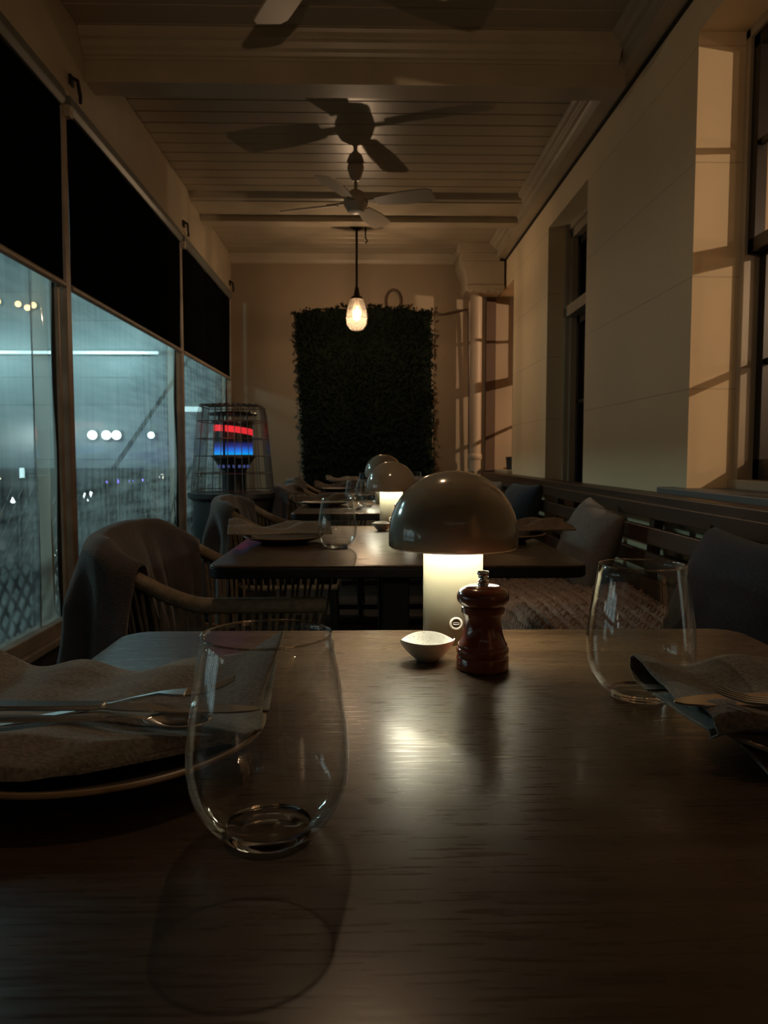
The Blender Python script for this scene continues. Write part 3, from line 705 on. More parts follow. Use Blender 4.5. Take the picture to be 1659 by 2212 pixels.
point('pendant_light', (-0.068, 6.08, ZC - 0.725), L_PENDANT, WARM, 0.010)
dup(r, (-0.07, 1.46, ZC), 0, 'caged glass pendant lamp above the front tables, over the top edge')
point('pendant_light', (-0.07, 1.46, ZC - 0.725), L_PENDANT0, WARM, 0.010)
tag(MB().tube([(0.0, 6.14, ZC), (0.0, 6.14, ZC - 0.10), (0.015, 6.14, ZC - 0.125), (0.0, 6.14, ZC - 0.14)], 0.006, 8).build('ceiling_hook', 'aged_metal'), 'small dark hook hanging from the ceiling beside the pendant lamp', 'hook')

# ------------------------------------------------------------------ patio heater
r = root('patio_heater', 'black gas patio heater with red glow and blue flame, by the back left chairs', 'heater', (-0.78, 4.62, 0))
hb = MB()
hb.lathe([(0, 0.0), (0.26, 0.0), (0.26, 0.03), (0.24, 0.05), (0.24, 0.70), (0.27, 0.72), (0.27, 0.745), (0, 0.745)], 40).build('cabinet', 'heater_body', r)
MB().lathe([(0.07, 0.745), (0.07, 0.86), (0.075, 0.87), (0.065, 0.88), (0, 0.88)], 28).build('burner_neck', 'heater_steel', r)
b = MB().lathe([(0.070, 0.87), (0.095, 0.91), (0.118, 0.945), (0.128, 0.95), (0.128, 0.965), (0.0, 0.965)], 36)
cone = b.build('burner_cone', 'heater_steel', r)
b = MB()
for k in range(18):
    a = k * 2 * pi / 18
    b.T = Matrix.Rotation(a, 4, 'Z')
    b.prism([(-0.006, 0.892), (0.006, 0.892), (0.010, 0.925), (-0.010, 0.925)], 'x', 0.088, 0.094)
    b.T = Matrix.Identity(4)
b.T = Matrix.Identity(4)
slot = mat('slot_glow', (0.02, 0.02, 0.05), 0.5, emit=((0.18, 0.24, 0.75), 0.22))
b.build('vent_slots', slot, cone, smooth=0)
MB().lathe([(0.110, 0.965), (0.110, 1.150), (0, 1.150)], 36).build('emitter_screen', 'heater_body', r)
MB().lathe([(0.112, 0.968), (0.1125, 1.045)], 36).build('blue_flame', 'flame_blue', r)
b = MB(); n = 36
b.grid(lambda u, v: (0.113 * cos(u * 2 * pi), 0.113 * sin(u * 2 * pi), 1.092 + 0.014 * cos(u * 2 * pi + 2.6) + v * 0.036), n, 1)
b.build('red_glow_band', 'flame_red', r)
MB().lathe([(0.119, 0.965), (0.119, 1.158)], 40).build('glass_tube', 'thin_glass', r)
MB().box(-0.040, -0.028, -0.124, -0.115, 0.962, 1.155).build('ignition_strip', 'heater_steel', r, bevel=0.001)
MB().lathe([(0.122, 1.150), (0.122, 1.164), (0, 1.164)], 36).build('tube_cap', 'heater_steel', r)
for k in range(4):
    a = pi / 4 + k * pi / 2
    MB().tube([(0.10 * cos(a), 0.10 * sin(a), 1.16), (0.10 * cos(a), 0.10 * sin(a), 1.20)], 0.006, 8).build('strut', 'heater_steel', r)
MB().lathe([(0, 1.198), (0.135, 1.198), (0.142, 1.206), (0.135, 1.214), (0.05, 1.222), (0, 1.222)], 36).build('top_reflector', 'heater_steel', r)
b = MB()
def rr(h, q, z, n=8):       # rounded square ring
    pts = []
    for cxs, cys, a0 in ((1, 1, 0), (-1, 1, 90), (-1, -1, 180), (1, -1, 270)):
        for i in range(n + 1):
            a = radians(a0 + 90 * i / n); pts.append((cxs * (h - q) + q * cos(a), cys * (h - q) + q * sin(a), z))
    return pts
for z, h in ((0.76, 0.215), (0.86, 0.205), (0.96, 0.197), (1.06, 0.189), (1.16, 0.181), (1.245, 0.172)):
    b.tube(rr(h, 0.05, z), 0.0030, 5, closed=True)
for k in range(9):
    t = -1 + 2 * k / 8
    for ax in range(2):
        for sg in (1, -1):
            p = [(0.215 * t * .8, 0.215 * sg, 0.75), (0.178 * t * .8, 0.178 * sg, 1.20), (0.172 * t * .8, 0.165 * sg, 1.255), (0.172 * t * .8, 0.0, 1.262)]
            if ax: p = [(q[1], q[0], q[2]) for q in p]
            b.tube(p, 0.0024, 5)
b.build('wire_cage', 'cage_wire', r)
point('heater_flame_light', (-0.78, 4.42, 1.10), 0.10, (1.0, 0.15, 0.12), 0.05)

# ------------------------------------------------------------------ long bench
BY0, BY1 = -1.6, 6.99
r = root('slatted_bench', 'long brown slatted wooden bench along the right wall', 'bench', (0, 0, 0))
def rbox(x0, x1, z0, z1, name, m='bench_wood', lean=0.0, y0=BY0, y1=BY1):
    b = MB()
    b.prism([(x0, z0), (x1, z0), (x1 + lean * (z1 - z0), z1), (x0 + lean * (z1 - z0), z1)], 'y', y0, y1)
    return b.build(name, m, r, smooth=0, bevel=0.004)
rbox(1.035, 1.150, 0.785, 0.820, 'top_rail')
rbox(1.025, 1.050, 0.735, 0.790, 'front_rail')
LE = 0.12
for z in (0.640, 0.550, 0.460): rbox(1.005 + (z - 0.46) * LE, 1.027 + (z - 0.46) * LE, z, z + 0.062, 'back_slat', lean=LE)
for x in (0.50, 0.625, 0.75, 0.875): rbox(x, x + 0.108, 0.405, 0.430, 'seat_slat')
for y in [BY0 + 0.1 + k * 0.72 for k in range(12)]:
    MB().prism([(1.028, 0.40), (1.065, 0.40), (1.100, 0.79), (1.062, 0.79)], 'y', y, y + 0.045).build('back_support', 'bench_wood', r, smooth=0, bevel=0.003)
    MB().box(0.53, 0.59, y, y + 0.05, 0, 0.405).build('leg', 'bench_wood', r, bevel=0.003)
    MB().box(0.96, 1.02, y, y + 0.05, 0, 0.405).build('leg', 'bench_wood', r, bevel=0.003)
rbox(0.505, 0.530, 0.30, 0.405, 'front_apron')
# chunky knitted throw on the seat
def knit(u, v):
    y = 1.95 + 1.25 * u; s = v * 0.80
    e = 0.03 * sin(y * 9) + 0.02 * sin(y * 23)
    x = 1.00 - s
    z = 0.436
    if x < 0.47 + 0.02:
        d = 0.49 - x; x = 0.49 - 0.022 * (1 - math.exp(-d * 40)) + e * 0.2; z = 0.436 - d
    ci = math.floor(s / 0.026); ri = math.floor(y / 0.030 + 0.5 * (ci % 2))
    du = s / 0.026 - ci - 0.5; dv = y / 0.030 + 0.5 * (ci % 2) - ri - 0.5
    hr = (math.sin(ci * 12.9898 + ri * 78.233) * 43758.5453) % 1.0
    an = (0.75 if ci % 2 else -0.75) + (hr - 0.5) * 0.5
    p_ = du * cos(an) + dv * sin(an); q_ = -du * sin(an) + dv * cos(an)
    h = max(0.0, 1 - (p_ / 0.62) ** 2 - (q_ / 0.34) ** 2) ** 0.5 * (0.75 + 0.5 * hr)
    z += 0.018 * h + 0.012 * sin(y * 5 + s * 4) * (x > 0.5) + 0.014
    return (x - (0.012 * h if z < 0.43 else 0), y + e * 0.3, z)
tag(MB().grid(knit, 440, 280).build('knitted_throw', 'knit', smooth=60), 'chunky knitted pinkish beige throw spread on the bench seat', 'blanket')
# ------------------------------------------------------------------ cushions
def cushion(loc, rot, size, m, label, t=0.085):
    b = MB()
    for sgn in (1, -1):
        def fn(u, v):
            a = 2 * u - 1; c = 2 * v - 1
            f = (max(0, 1 - abs(a) ** 2.6)) ** 0.55 * (max(0, 1 - abs(c) ** 2.6)) ** 0.55
            pin = 1 - 0.055 * (1 - abs(c) ** 2) * abs(a) ** 3
            pin2 = 1 - 0.055 * (1 - abs(a) ** 2) * abs(c) ** 3
            w = 0.004 * mnoise.noise(Vector((a * 3, c * 3, sgn * 3 + loc[1])))
            return (a * size / 2 * pin, c * size / 2 * pin2, sgn * (t * f + w * f + 0.0015))
        b.grid(fn, 26, 26)
    n = 26; per = []
    o = b.build('cushion', m, smooth=80)
    bm = bmesh.new(); bm.from_mesh(o.data); bmesh.ops.remove_doubles(bm, verts=bm.verts, dist=0.0035)
    bmesh.ops.recalc_face_normals(bm, faces=bm.faces); bm.to_mesh(o.data); bm.free()
    o.location = loc; o.rotation_euler = rot
    return tag(o, label, 'cushion')
cushion((0.875, 3.03, 0.61), (radians(70), radians(10), radians(-84)), 0.34, 'cushion_grey', 'beige grey square cushion leaning on the bench behind the second table')
cushion((0.915, 4.65, 0.62), (radians(72), 0, radians(-74)), 0.37, 'cushion_blue', 'dark blue cushion further back on the bench beside the mushroom lamp')
cushion((0.90, 1.84, 0.585), (radians(68), radians(8), radians(-68)), 0.37, 'cushion_navy', 'large navy cushion on the bench behind the right wine glass', 0.10)
cushion((0.945, 6.00, 0.60), (radians(72), 0, radians(-70)), 0.36, 'cushion_grey', 'small pale cushion at the far end of the bench')

# ------------------------------------------------------------------ tables
TY = [0.505, 1.915, 3.285, 4.66, 6.02]
TXC = 0.082
def make_table():
    r = root('dining_table', 'dark wooden dining table nearest the camera, set for two', 'table', (TXC, TY[0], 0), 0, 'dark wooden tables in a row')
    w, d, q = 0.37, 0.43, 0.035
    def ring(in_, z):
        pts = []
        for cxs, cys, a0 in ((1, 1, 0), (-1, 1, 90), (-1, -1, 180), (1, -1, 270)):
            for i in range(7):
                a = radians(a0 + 15 * i); k = q - in_
                pts.append((cxs * (w - q) + k * cos(a), cys * (d - q) + k * sin(a), z))
        return pts
    eb = [ring(0.003, 0.725), ring(0.0, 0.728), ring(0.0, 0.744), ring(0.002, 0.7455)]
    vs = sum(eb, []); n = 28; fs = []
    for i in range(3):
        for k in range(n): fs.append((i * n + k, i * n + (k + 1) % n, (i + 1) * n + (k + 1) % n, (i + 1) * n + k))
    MB().add(vs, fs).build('edge_band', 'table_metal', r, smooth=25)
    rings = [ring(0.004, 0.7255), ring(0.004, 0.744), ring(0.0005, 0.7455), ring(0.0005, 0.7480), ring(0.0012, 0.7493), ring(0.004, 0.75)]
    vs = sum(rings, []); n = 28; fs = [tuple(range(n - 1, -1, -1)), tuple(range(5 * n, 6 * n))]
    for i in range(5):
        for k in range(n): fs.append((i * n + k, i * n + (k + 1) % n, (i + 1) * n + (k + 1) % n, (i + 1) * n + k))
    MB().add(vs, fs).build('table_top', 'table_wood', r, smooth=25)
    for y in (-0.22, 0.22):
        MB().box(-0.03, 0.03, y - 0.03, y + 0.03, 0.03, 0.715).build('leg', 'table_metal', r, bevel=0.004)
        MB().box(-0.30, 0.30, y - 0.035, y + 0.035, 0, 0.03).build('foot', 'table_metal', r, bevel=0.006)
    MB().box(-0.26, 0.26, -0.26, 0.26, 0.712, 0.7225).build('support_frame', 'table_metal', r, bevel=0.002)
    return r
t1 = make_table()
for k, lab in ((1, 'dark wooden table second from the camera, behind the front lamp'), (2, 'dark wooden table third in the row, its edge behind the wine glass'),
               (3, 'dark wooden table fourth in the row, near the heater'), (4, 'dark wooden table furthest back in front of the hedge')):
    dup(t1, (TXC + (0.0, -0.018, 0.01, 0.02, 0.03)[k], TY[k], 0), 0, lab)
dup(t1, (TXC, -0.93, 0), 0, 'dark wooden table behind the camera position')

# ------------------------------------------------------------------ mushroom lamps
def make_lamp():
    r = root('mushroom_lamp', 'glossy taupe mushroom table lamp, large, on the front table', 'lamp', (0.100, 0.886, 0.75), 0, 'mushroom lamps on the tables')
    MB().lathe([(0, 0), (0.0335, 0), (0.0342, 0.001), (0.0342, 0.112), (0.033, 0.1135), (0, 0.1135)], 56).build('base', 'lamp_base', r)
    port = MB(); port.T = Matrix.Translation((0.0, -0.0338, 0.025)) @ Matrix.Rotation(radians(90), 4, 'X')
    port.lathe([(0.0050, 0), (0.0050, 0.0010), (0.0056, 0.0014), (0.0070, 0.0012), (0.0074, 0)], 28)
    p = port.build('charging_port', 'port_ring', r)
    q = MB(); q.T = Matrix.Translation((0.0, -0.0338, 0.025)) @ Matrix.Rotation(radians(90), 4, 'X')
    q.lathe([(0, 0.0004), (0.0050, 0.0004)], 24); q.build('port_face', 'port_dark', p)
    q = MB(); q.T = Matrix.Translation((0.0, -0.0338, 0.025)) @ Matrix.Rotation(radians(90), 4, 'X')
    pts = [(0.0022 + 0.0011 * cos(a), 0.0011 * sin(a), 0.0008) for a in [-pi / 2 + i * pi / 6 for i in range(7)]] + [(-0.0022 + 0.0011 * cos(a), 0.0011 * sin(a), 0.0008) for a in [pi / 2 + i * pi / 6 for i in range(7)]]
    q.tube(pts, 0.0003, 5, closed=True); q.build('port_slot', 'port_ring', p)
    R, z0, H = 0.0740, 0.108, 0.0865
    outer = [(R * 0.985, z0), (R, z0 + 0.001), (R, z0 + 0.012)]
    for i in range(1, 19):
        t = i / 18 * pi / 2
        outer.append((R * cos(t) ** 0.94 if i < 18 else 0, z0 + 0.012 + (H - 0.012) * sin(t)))
    inner = [(max(0, a - 0.0022), z - 0.0022) if i > 0 else (a, z) for i, (a, z) in enumerate(outer)][1:]
    MB().lathe(outer, 72).build('lamp_shade', 'lamp_shade', r, smooth=50)
    MB().lathe([(R * 0.985, z0)] + inner, 60).build('shade_lining', 'lamp_inner', r, smooth=50)
    MB().lathe([(0.0, 0.1135), (0.012, 0.1135), (0.012, z0 + 0.060), (0, z0 + 0.060)], 20).build('stem', 'lamp_inner', r)
    b = MB()
    b.lathe([(0.050, 0.1125), (0.0690, 0.1125), (0.0690, 0.1140), (0.050, 0.1140), (0.050, 0.1125)], 48)
    b.build('light_disc', 'lamp_led', r)
    return r
lamp1 = make_lamp()
dup(lamp1, (0.075, 2.315, 0.75), 0, 'taupe mushroom lamp on the second table, partly behind the front lamp')
dup(lamp1, (0.078, 3.42, 0.75), 0, 'taupe mushroom lamp on the third table, dome just above the others', 1.12)

# ------------------------------------------------------------------ pepper mills, salt dishes
def make_mill():
    r = root('pepper_mill', 'small dark red wooden pepper mill in front of the front lamp', 'pepper mill', (0.116, 0.762, 0.75), 0, 'pepper mills on the tables')
    k = 0.0001225
    def P(l): return [(q * k, (1752 - y) * k) for q, y in l]
    body = P([(0, 1752), (208, 1752), (213, 1748), (213, 1655), (209, 1648), (200, 1642), (205, 1632), (213, 1615), (214, 1595), (207, 1578), (199, 1572), (203, 1562), (200, 1550),
              (182, 1520), (165, 1470), (153, 1420), (150, 1380), (154, 1340), (164, 1310), (168, 1302), (172, 1298), (175, 1290), (176, 1246), (170, 1240), (0, 1240)])
    MB().lathe(body, 60).build('body', 'mill_wood', r, smooth=45)
    head = P([(0, 1240), (166, 1240), (168, 1232), (190, 1222), (206, 1200), (213, 1172), (211, 1145), (200, 1120), (182, 1100), (160, 1088), (150, 1085), (147, 1080), (120, 1072), (60, 1066), (0, 1066)])
    MB().lathe(head, 60).build('head', 'mill_wood', r, smooth=45)
    knob = P([(0, 1068), (48, 1068), (48, 1058), (40, 1052), (44, 1044), (46, 1036), (34, 1028), (28, 1018), (38, 1012), (46, 1004), (38, 998), (44, 990), (50, 980), (50, 966), (42, 957), (0, 953)])
    MB().lathe(knob, 32).build('knob', 'chrome', r, smooth=50)
    return r
mill = make_mill()
dup(mill, (0.105, 2.17, 0.75), 0, 'pepper mill on the second table, half hidden by the lamp dome')
def make_dish():
    prof = [(0.30, 0), (0.42, 0.0), (0.47, 0.05), (0.64, 0.24), (0.80, 0.48), (0.92, 0.74), (1.0, 1.0), (0.975, 1.02), (0.93, 0.96), (0.80, 0.66), (0.55, 0.36), (0.25, 0.22), (0.0, 0.20)]
    vs = []; fs = []; n = 64; rows = []
    for q, z in [(0, 0)] + prof:
        if q == 0: rows.append([len(vs)]); vs.append((0, 0, z * 0.021)); continue
        rows.append(list(range(len(vs), len(vs) + n)))
        for i in range(n):
            a = 2 * pi * i / n
            pt = abs(cos(a)) ** 5
            e = min(max((q - 0.3) / 0.7, 0), 1)
            rx = 0.0245 * (1 + 0.16 * pt * e); ry = 0.0235
            zz = z * (0.0225 + 0.0035 * cos(2 * (a - pi / 2)) * e * (sin(a) > 0) + 0.0010 * sin(3 * a) * e)
            if sin(a) < 0: zz = z * (0.0225 - 0.0012 * (-sin(a)) * e)
            vs.append((rx * q * cos(a), ry * q * sin(a), zz))
    for A, B in zip(rows, rows[1:]):
        for i in range(n):
            j = (i + 1) % n
            if len(A) == 1: fs.append((A[0], B[j], B[i]))
            elif len(B) == 1: fs.append((A[i], A[j], B[0]))
            else: fs.append((A[i], A[j], B[j], B[i]))
    o = MB().add(vs, fs).build('salt_dish', 'speckled_ceramic', smooth=60)
    o.location = (0.0635, 0.792, 0.75)
    return tag(o, 'small white speckled salt dish beside the pepper mill, front table', 'dish', 'salt dishes on the tables')
dish = make_dish()
dup(dish, (0.045, 2.195, 0.75), 0, 'small white salt dish at the far edge of the second table')

# ------------------------------------------------------------------ wine glasses
def make_glass():
    H = 0.1135
    out = [(0.0236, 0.0008), (0.0300, 0.0055), (0.0365, 0.0135), (0.0415, 0.0230), (0.0440, 0.0320), (0.0450, 0.0410), (0.0446, 0.0520),
           (0.0432, 0.0660), (0.0412, 0.0800), (0.0388, 0.0950), (0.0368, 0.1070), (0.0358, H - 0.0008), (0.0353, H), (0.0346, H - 0.0008),
           (0.0356, 0.1070), (0.0376, 0.0950), (0.0400, 0.0800), (0.0420, 0.0660), (0.0434, 0.0520), (0.0437, 0.0410), (0.0424, 0.0320), (0.0396, 0.0230), (0.0340, 0.0140), (0.0270, 0.0085), (0.0232, 0.0070)]
    r = root('wine_glass', 'clear stemless wine glass in front, beside the left napkin', 'glass', (-0.0545, 0.4225, 0.7502), 0, 'stemless wine glasses')
    MB().lathe(out, 128).build('bowl', 'glass', r, smooth=70)
    MB().tube([(0.0353 * cos(a), 0.0353 * sin(a), H) for a in [i * pi / 48 for i in range(96)]], 0.0007, 8, closed=True).build('rim', 'rim_glass', r)
    MB().lathe([(0.0, 0.0012), (0.014, 0.0010), (0.0200, 0.0), (0.0236, 0.0008), (0.0236, 0.0066), (0.0150, 0.0050), (0.0, 0.0042)], 96).build('base', 'solid_glass', r, smooth=60)
    return r
gl = make_glass()
dup(gl, (0.2395, 0.664, 0.7502), 0, 'clear stemless wine glass behind the tip of the right napkin', 1.03)
dup(gl, (-0.066, 1.785, 0.7502), 0, 'clear stemless glass on the second table left of the front lamp')
dup(gl, (-0.040, 3.07, 0.7502), 0.4, 'stemless glass near the front edge of the third table')
dup(gl, (0.000, 3.20, 0.7502), 0.4, 'stemless glass on the third table just beside the second lamp')
dup(gl, (0.0, 4.42, 0.7502), 0.4, 'stemless glass on the fourth table seen against the lamp dome')
dup(gl, (0.235, 3.06, 0.7502), 0.4, 'stemless glass on the third table peeking over the front lamp dome')
dup(gl, (0.30, 4.75, 0.7502), 0.4, 'stemless glass on the bench side of the fourth table')

# ------------------------------------------------------------------ plates
def make_plate():
    r = root('dinner_plate', 'brown stoneware plate under the left napkin, front table', 'plate', (-0.190, 0.545, 0.7502), 0, 'stoneware plates')
    MB().lathe([(0, 0.003), (0.060, 0.003), (0.062, 0.0), (0.066, 0.0), (0.070, 0.004), (0.100, 0.012), (0.1145, 0.0185), (0.1165, 0.0205), (0.114, 0.0208), (0.098, 0.0150), (0.070, 0.0085), (0, 0.0075)], 80).build('plate_body', 'stoneware', r, smooth=50)
    MB().tube([(0.1158 * cos(a), 0.1158 * sin(a), 0.0200) for a in [i * pi / 48 for i in range(96)]], 0.0019, 8, closed=True).build('plate_rim', 'stoneware_rim', r)
    return r
plate = make_plate()
dup(plate, (0.362, 0.545, 0.7502), 0, 'brown stoneware plate under the right napkin, front table')
p2 = [dup(plate, (-0.200, 1.90, 0.7502), 0, 'dark plate on the left end of the second table', 0.84),
      dup(plate, (0.335, 1.93, 0.7502), 0, 'dark plate on the bench end of the second table', 0.95)]
labs = {2: ('plate on the chair end of the third table', 'plate on the bench end of the third table'),
        3: ('plate on the chair end of the fourth table', 'plate on the bench end of the fourth table'),
        4: ('plate on the chair end of the furthest table', 'plate on the bench end of the furthest table')}
for k in (2, 3, 4):
    dup(plate, (-0.175, TY[k], 0.7502), 0, labs[k][0], 0.95); dup(plate, (0.345, TY[k], 0.7502), 0, labs[k][1], 0.95)

# ------------------------------------------------------------------ napkins
def lerp(pts, t):
    t = min(max(t, 0), 1) * (len(pts) - 1); i = min(int(t), len(pts) - 2); f = t - i; f = f * f * (3 - 2 * f) * 0.5 + f * 0.5
    return tuple(a * (1 - f) + b * f for a, b in zip(pts[i], pts[i + 1]))
def napkin_left():
    # cross section (dy from plate centre, z above the table); folded sheet, far fold tall
    sec = [(0.02, 0.0225), (-0.04, 0.0225), (-0.072, 0.0225), (-0.086, 0.0245), (-0.083, 0.030), (-0.062, 0.036), (-0.040, 0.031), (-0.020, 0.030), (0.000, 0.0275), (0.022, 0.0268),
           (0.045, 0.030), (0.075, 0.036), (0.105, 0.044), (0.128, 0.048), (0.136, 0.044), (0.134, 0.034), (0.115, 0.027), (0.06, 0.0230), (0.02, 0.0225)]
    def fn(u, v):
        x = -0.44 + 0.365 * u
        y, z = lerp(sec, v)
        if y < -0.03: y = -0.03 + (y + 0.03) * 1.35; z -= 0.002
        far = max(0, y) / 0.13
        valley = math.exp(-((x + 0.215) / 0.075) ** 2)
        end = max(0, (u - 0.82) / 0.18)
        wave = 0.004 * sin(x * 38 + v * 5) + 0.003 * sin(x * 71 - v * 9)
        if z > 0.0235:
            z += wave * (0.5 + far) - 0.021 * valley * far ** 1.5 - 0.003 * end * (1 - far) + 0.004 * end * far
            z += 0.006 * sin(x * 26 + 1.0) * max(0, -y) / 0.08 
        y += 0.006 * sin(x * 30) * (v < 0.5) - 0.020 * valley * far
        if y < 0: y *= 1 - 0.75 * end * (v < 0.35) * 1.0; y += 0.0
        x -= 0.045 * max(0, -y / 0.08) ** 2 * u * (v < 0.4)
        x += 0.003 * sin(v * 20) * u
        return (x, 0.545 + y, 0.7500 + max(z, 0.0205))
    o = MB().grid(fn, 110, 120).build('napkin', 'linen', smooth=80, solid=0.0014)
    return tag(o, 'grey brown linen napkin folded long across the left plate', 'napkin', 'linen napkins')
napkin_left()
def napkin_right():
    sec = [(0.02, 0.0225), (-0.03, 0.0225), (-0.055, 0.0235), (-0.066, 0.028), (-0.058, 0.036), (-0.040, 0.039), (-0.022, 0.033), (-0.006, 0.0295), (0.008, 0.029),
           (0.024, 0.032), (0.044, 0.038), (0.060, 0.041), (0.070, 0.038), (0.070, 0.030), (0.055, 0.024), (0.03, 0.0225)]
    def fn(u, v):
        y, z = lerp(sec, v)
        L = 0.34 * u
        end = max(0, 1 - u / 0.35)
        x = 0.224 + L + 0.10 * max(0, 0.055 - y) * end
        yy = y * (1 - 0.12 * end) + 0.018 - 0.02 * end * (y < 0) - 0.03 * L / 0.34
        if z > 0.0235:
            z += 0.003 * sin(x * 45 + v * 7) + 0.003 * sin(x * 80 + v * 3)
            z -= 0.004 * end * (y < 0)
        return (x, 0.565 + yy, 0.7500 + max(z, 0.0208 if L > 0.03 else 0.012))
    r = root('napkin', 'grey brown linen napkin with a hanging corner on the right plate', 'napkin', (0, 0, 0), 0, 'linen napkins')
    MB().grid(fn, 90, 110).build('folded_cloth', 'linen', r, smooth=80, solid=0.0014)
    def flap(u, v):     # the corner that hangs over the rim towards the camera
        a = Vector((0.232, 0.590, 0.776)); b_ = Vector((0.420, 0.520, 0.781)); c = Vector((0.264, 0.462, 0.7525)); d = Vector((0.43, 0.452, 0.776))
        p = a.lerp(b_, u).lerp(c.lerp(d, u), v)
        p.z += 0.007 * sin(u * 16 + v * 4) * v + 0.010 * sin(v * pi) * (0.4 + u)
        p.y += 0.007 * sin(u * 15) * v
        return tuple(p)
    MB().grid(flap, 50, 30).build('hanging_corner', 'linen', r, smooth=80, solid=0.0016)
napkin_right()
def small_napkin(loc, rz, m, label, sc=1.0):
    def fn(u, v):
        a = v * 2 - 1
        x = -0.13 + 0.26 * u
        y = 0.055 * a * (1 + 0.15 * sin(u * 7))
        z = 0.004 + 0.024 * (1 - abs(a) ** 2) * (0.75 + 0.35 * sin(u * 9 + 1)) + 0.007 * sin(u * 13 + a * 6) * (1 - abs(a)) + 0.006 * sin(a * 9) * (1 - abs(a))
        return (x, y, max(0.002, z))
    o = MB().grid(fn, 40, 30).build('napkin', m, smooth=80, solid=0.002)
    o.location = loc; o.rotation_euler = (0, 0, rz); o.scale = (sc, sc, sc)
    return tag(o, label, 'napkin', 'linen napkins')
small_napkin((-0.21, 1.90, 0.771), 0.1, 'linen', 'crumpled brown napkin on the left plate of the second table', 0.95)
small_napkin((0.385, 1.95, 0.772), 0.25, 'linen_brown', 'pale brown napkin on the bench end plate of the second table', 1.0)
for k, la, lb in ((2, 'crumpled napkin on the chair end plate of the third table', 'crumpled napkin on the bench end plate of the third table'),
                  (3, 'crumpled napkin on the chair end plate of the fourth table', 'crumpled napkin on the bench end plate of the fourth table'),
                  (4, 'crumpled napkin on the chair end plate of the furthest table', 'crumpled napkin on the bench end plate of the furthest table')):
    small_napkin((-0.18, TY[k], 0.772), 0.15, 'linen_brown', la); small_napkin((0.35, TY[k] + 0.01, 0.772), -0.2, 'linen_brown', lb)

# ------------------------------------------------------------------ cutlery
def strip(b, path, ws, th):
    """flat bar along +x following (x,z) path with half widths ws"""
    n = len(path); vs = []
    for (x, z), wd in zip(path, ws):
        vs += [(x, -wd, z), (x, wd, z), (x, wd, z + th), (x, -wd, z + th)]
    fs = [(0, 1, 2, 3), ((n - 1) * 4 + 3, (n - 1) * 4 + 2, (n - 1) * 4 + 1, (n - 1) * 4)]
    for i in range(n - 1):
        a = i * 4; c = a + 4
        for k in range(4): fs.append((a + k, a + (k + 1) % 4, c + (k + 1) % 4, c + k))
    b.add(vs, fs)
HANDLE = [(-0.20, 0), (-0.17, 0.0008), (-0.12, 0.0012), (-0.09, 0.002), (-0.075, 0.003)]
def make_fork(loc, rot, label):
    r = root('fork', label, 'fork', loc, 0, 'forks'); r.rotation_euler = rot
    b = MB(); strip(b, HANDLE + [(-0.055, 0.0035), (-0.045, 0.002), (-0.035, 0.0005)], [0.007, 0.0085, 0.006, 0.004, 0.003, 0.004, 0.010, 0.0115], 0.0022)
    b.build('handle', 'steel', r, smooth=50, bevel=0.0005)
    b = MB()
    for k in range(4):
        y = -0.0096 + k * 0.0064
        b.tube([(-0.036, y, 0.0012), (-0.02, y, 0.0005), (-0.006, y * 0.95, 0.003), (0.004, y * 0.95, 0.006)], 0.0012, 6, rs=[0.0015, 0.0014, 0.0012, 0.0007])
    b.build('tines', 'steel', r)
    return r
def make_knife(loc, rot, label):
    r = root('knife', label, 'knife', loc, 0, 'knives'); r.rotation_euler = rot
    b = MB(); strip(b, [(-0.22, 0), (-0.20, 0), (-0.15, 0), (-0.115, 0.0005), (-0.108, 0.001)], [0.006, 0.0082, 0.0072, 0.0062, 0.0045], 0.0040)
    b.build('handle', 'steel', r, smooth=50, bevel=0.001)
    b = MB(); strip(b, [(-0.110, 0.0012), (-0.095, 0.001), (-0.05, 0.0), (-0.015, 0), (0.0, 0), (0.006, 0)], [0.0045, 0.008, 0.0092, 0.0085, 0.005, 0.001], 0.0014)
    b.build('blade', 'steel', r, smooth=50)
    return r
def make_spoon(loc, rot, label):
    r = root('spoon', label, 'spoon', loc, 0); r.rotation_euler = rot
    b = MB(); strip(b, HANDLE + [(-0.060, 0.003), (-0.052, 0.002)], [0.007, 0.0085, 0.006, 0.004, 0.003, 0.0028, 0.004], 0.0020)
    b.build('handle', 'steel', r, smooth=50, bevel=0.0005)
    def bw(u, v):
        a = 2 * pi * u; q = v
        x = -0.026 + 0.029 * q * cos(a); y = 0.0185 * q * sin(a) * (1 + 0.12 * cos(a))
        return (x, y, 0.0035 - 0.0075 * (1 - q * q))
    r.scale = (0.85, 0.85, 0.85)
    MB().grid(bw, 36, 8).build('bowl', 'steel', r, smooth=80, solid=0.0012)
    return r
k1 = make_knife((-0.078, 0.522, 0.7880), (radians(3), radians(1.0), radians(0.5)), 'steel knife lying on the left napkin, blade behind the glass')
k1.scale = (0.92, 0.80, 0.9)
f1 = make_fork((-0.096, 0.545, 0.7975), (radians(-4), radians(-8), radians(7)), 'steel fork on the left napkin, tines seen through the glass')
f1.scale = (0.9, 0.8, 0.9)
s1 = make_spoon((-0.105, 0.507, 0.7840), (radians(3), radians(1), radians(-1)), 'steel spoon on the left napkin under the knife')
s1.scale = (0.78, 0.70, 0.8)
make_knife((0.222, 0.530, 0.7885), (radians(-7), radians(1), radians(180)), 'steel knife lying across the right napkin')
f2 = make_fork((0.246, 0.522, 0.7950), (radians(0), radians(2), radians(143)), 'steel fork lying slanted on the right napkin')
f2.scale = (0.85, 0.75, 0.85)

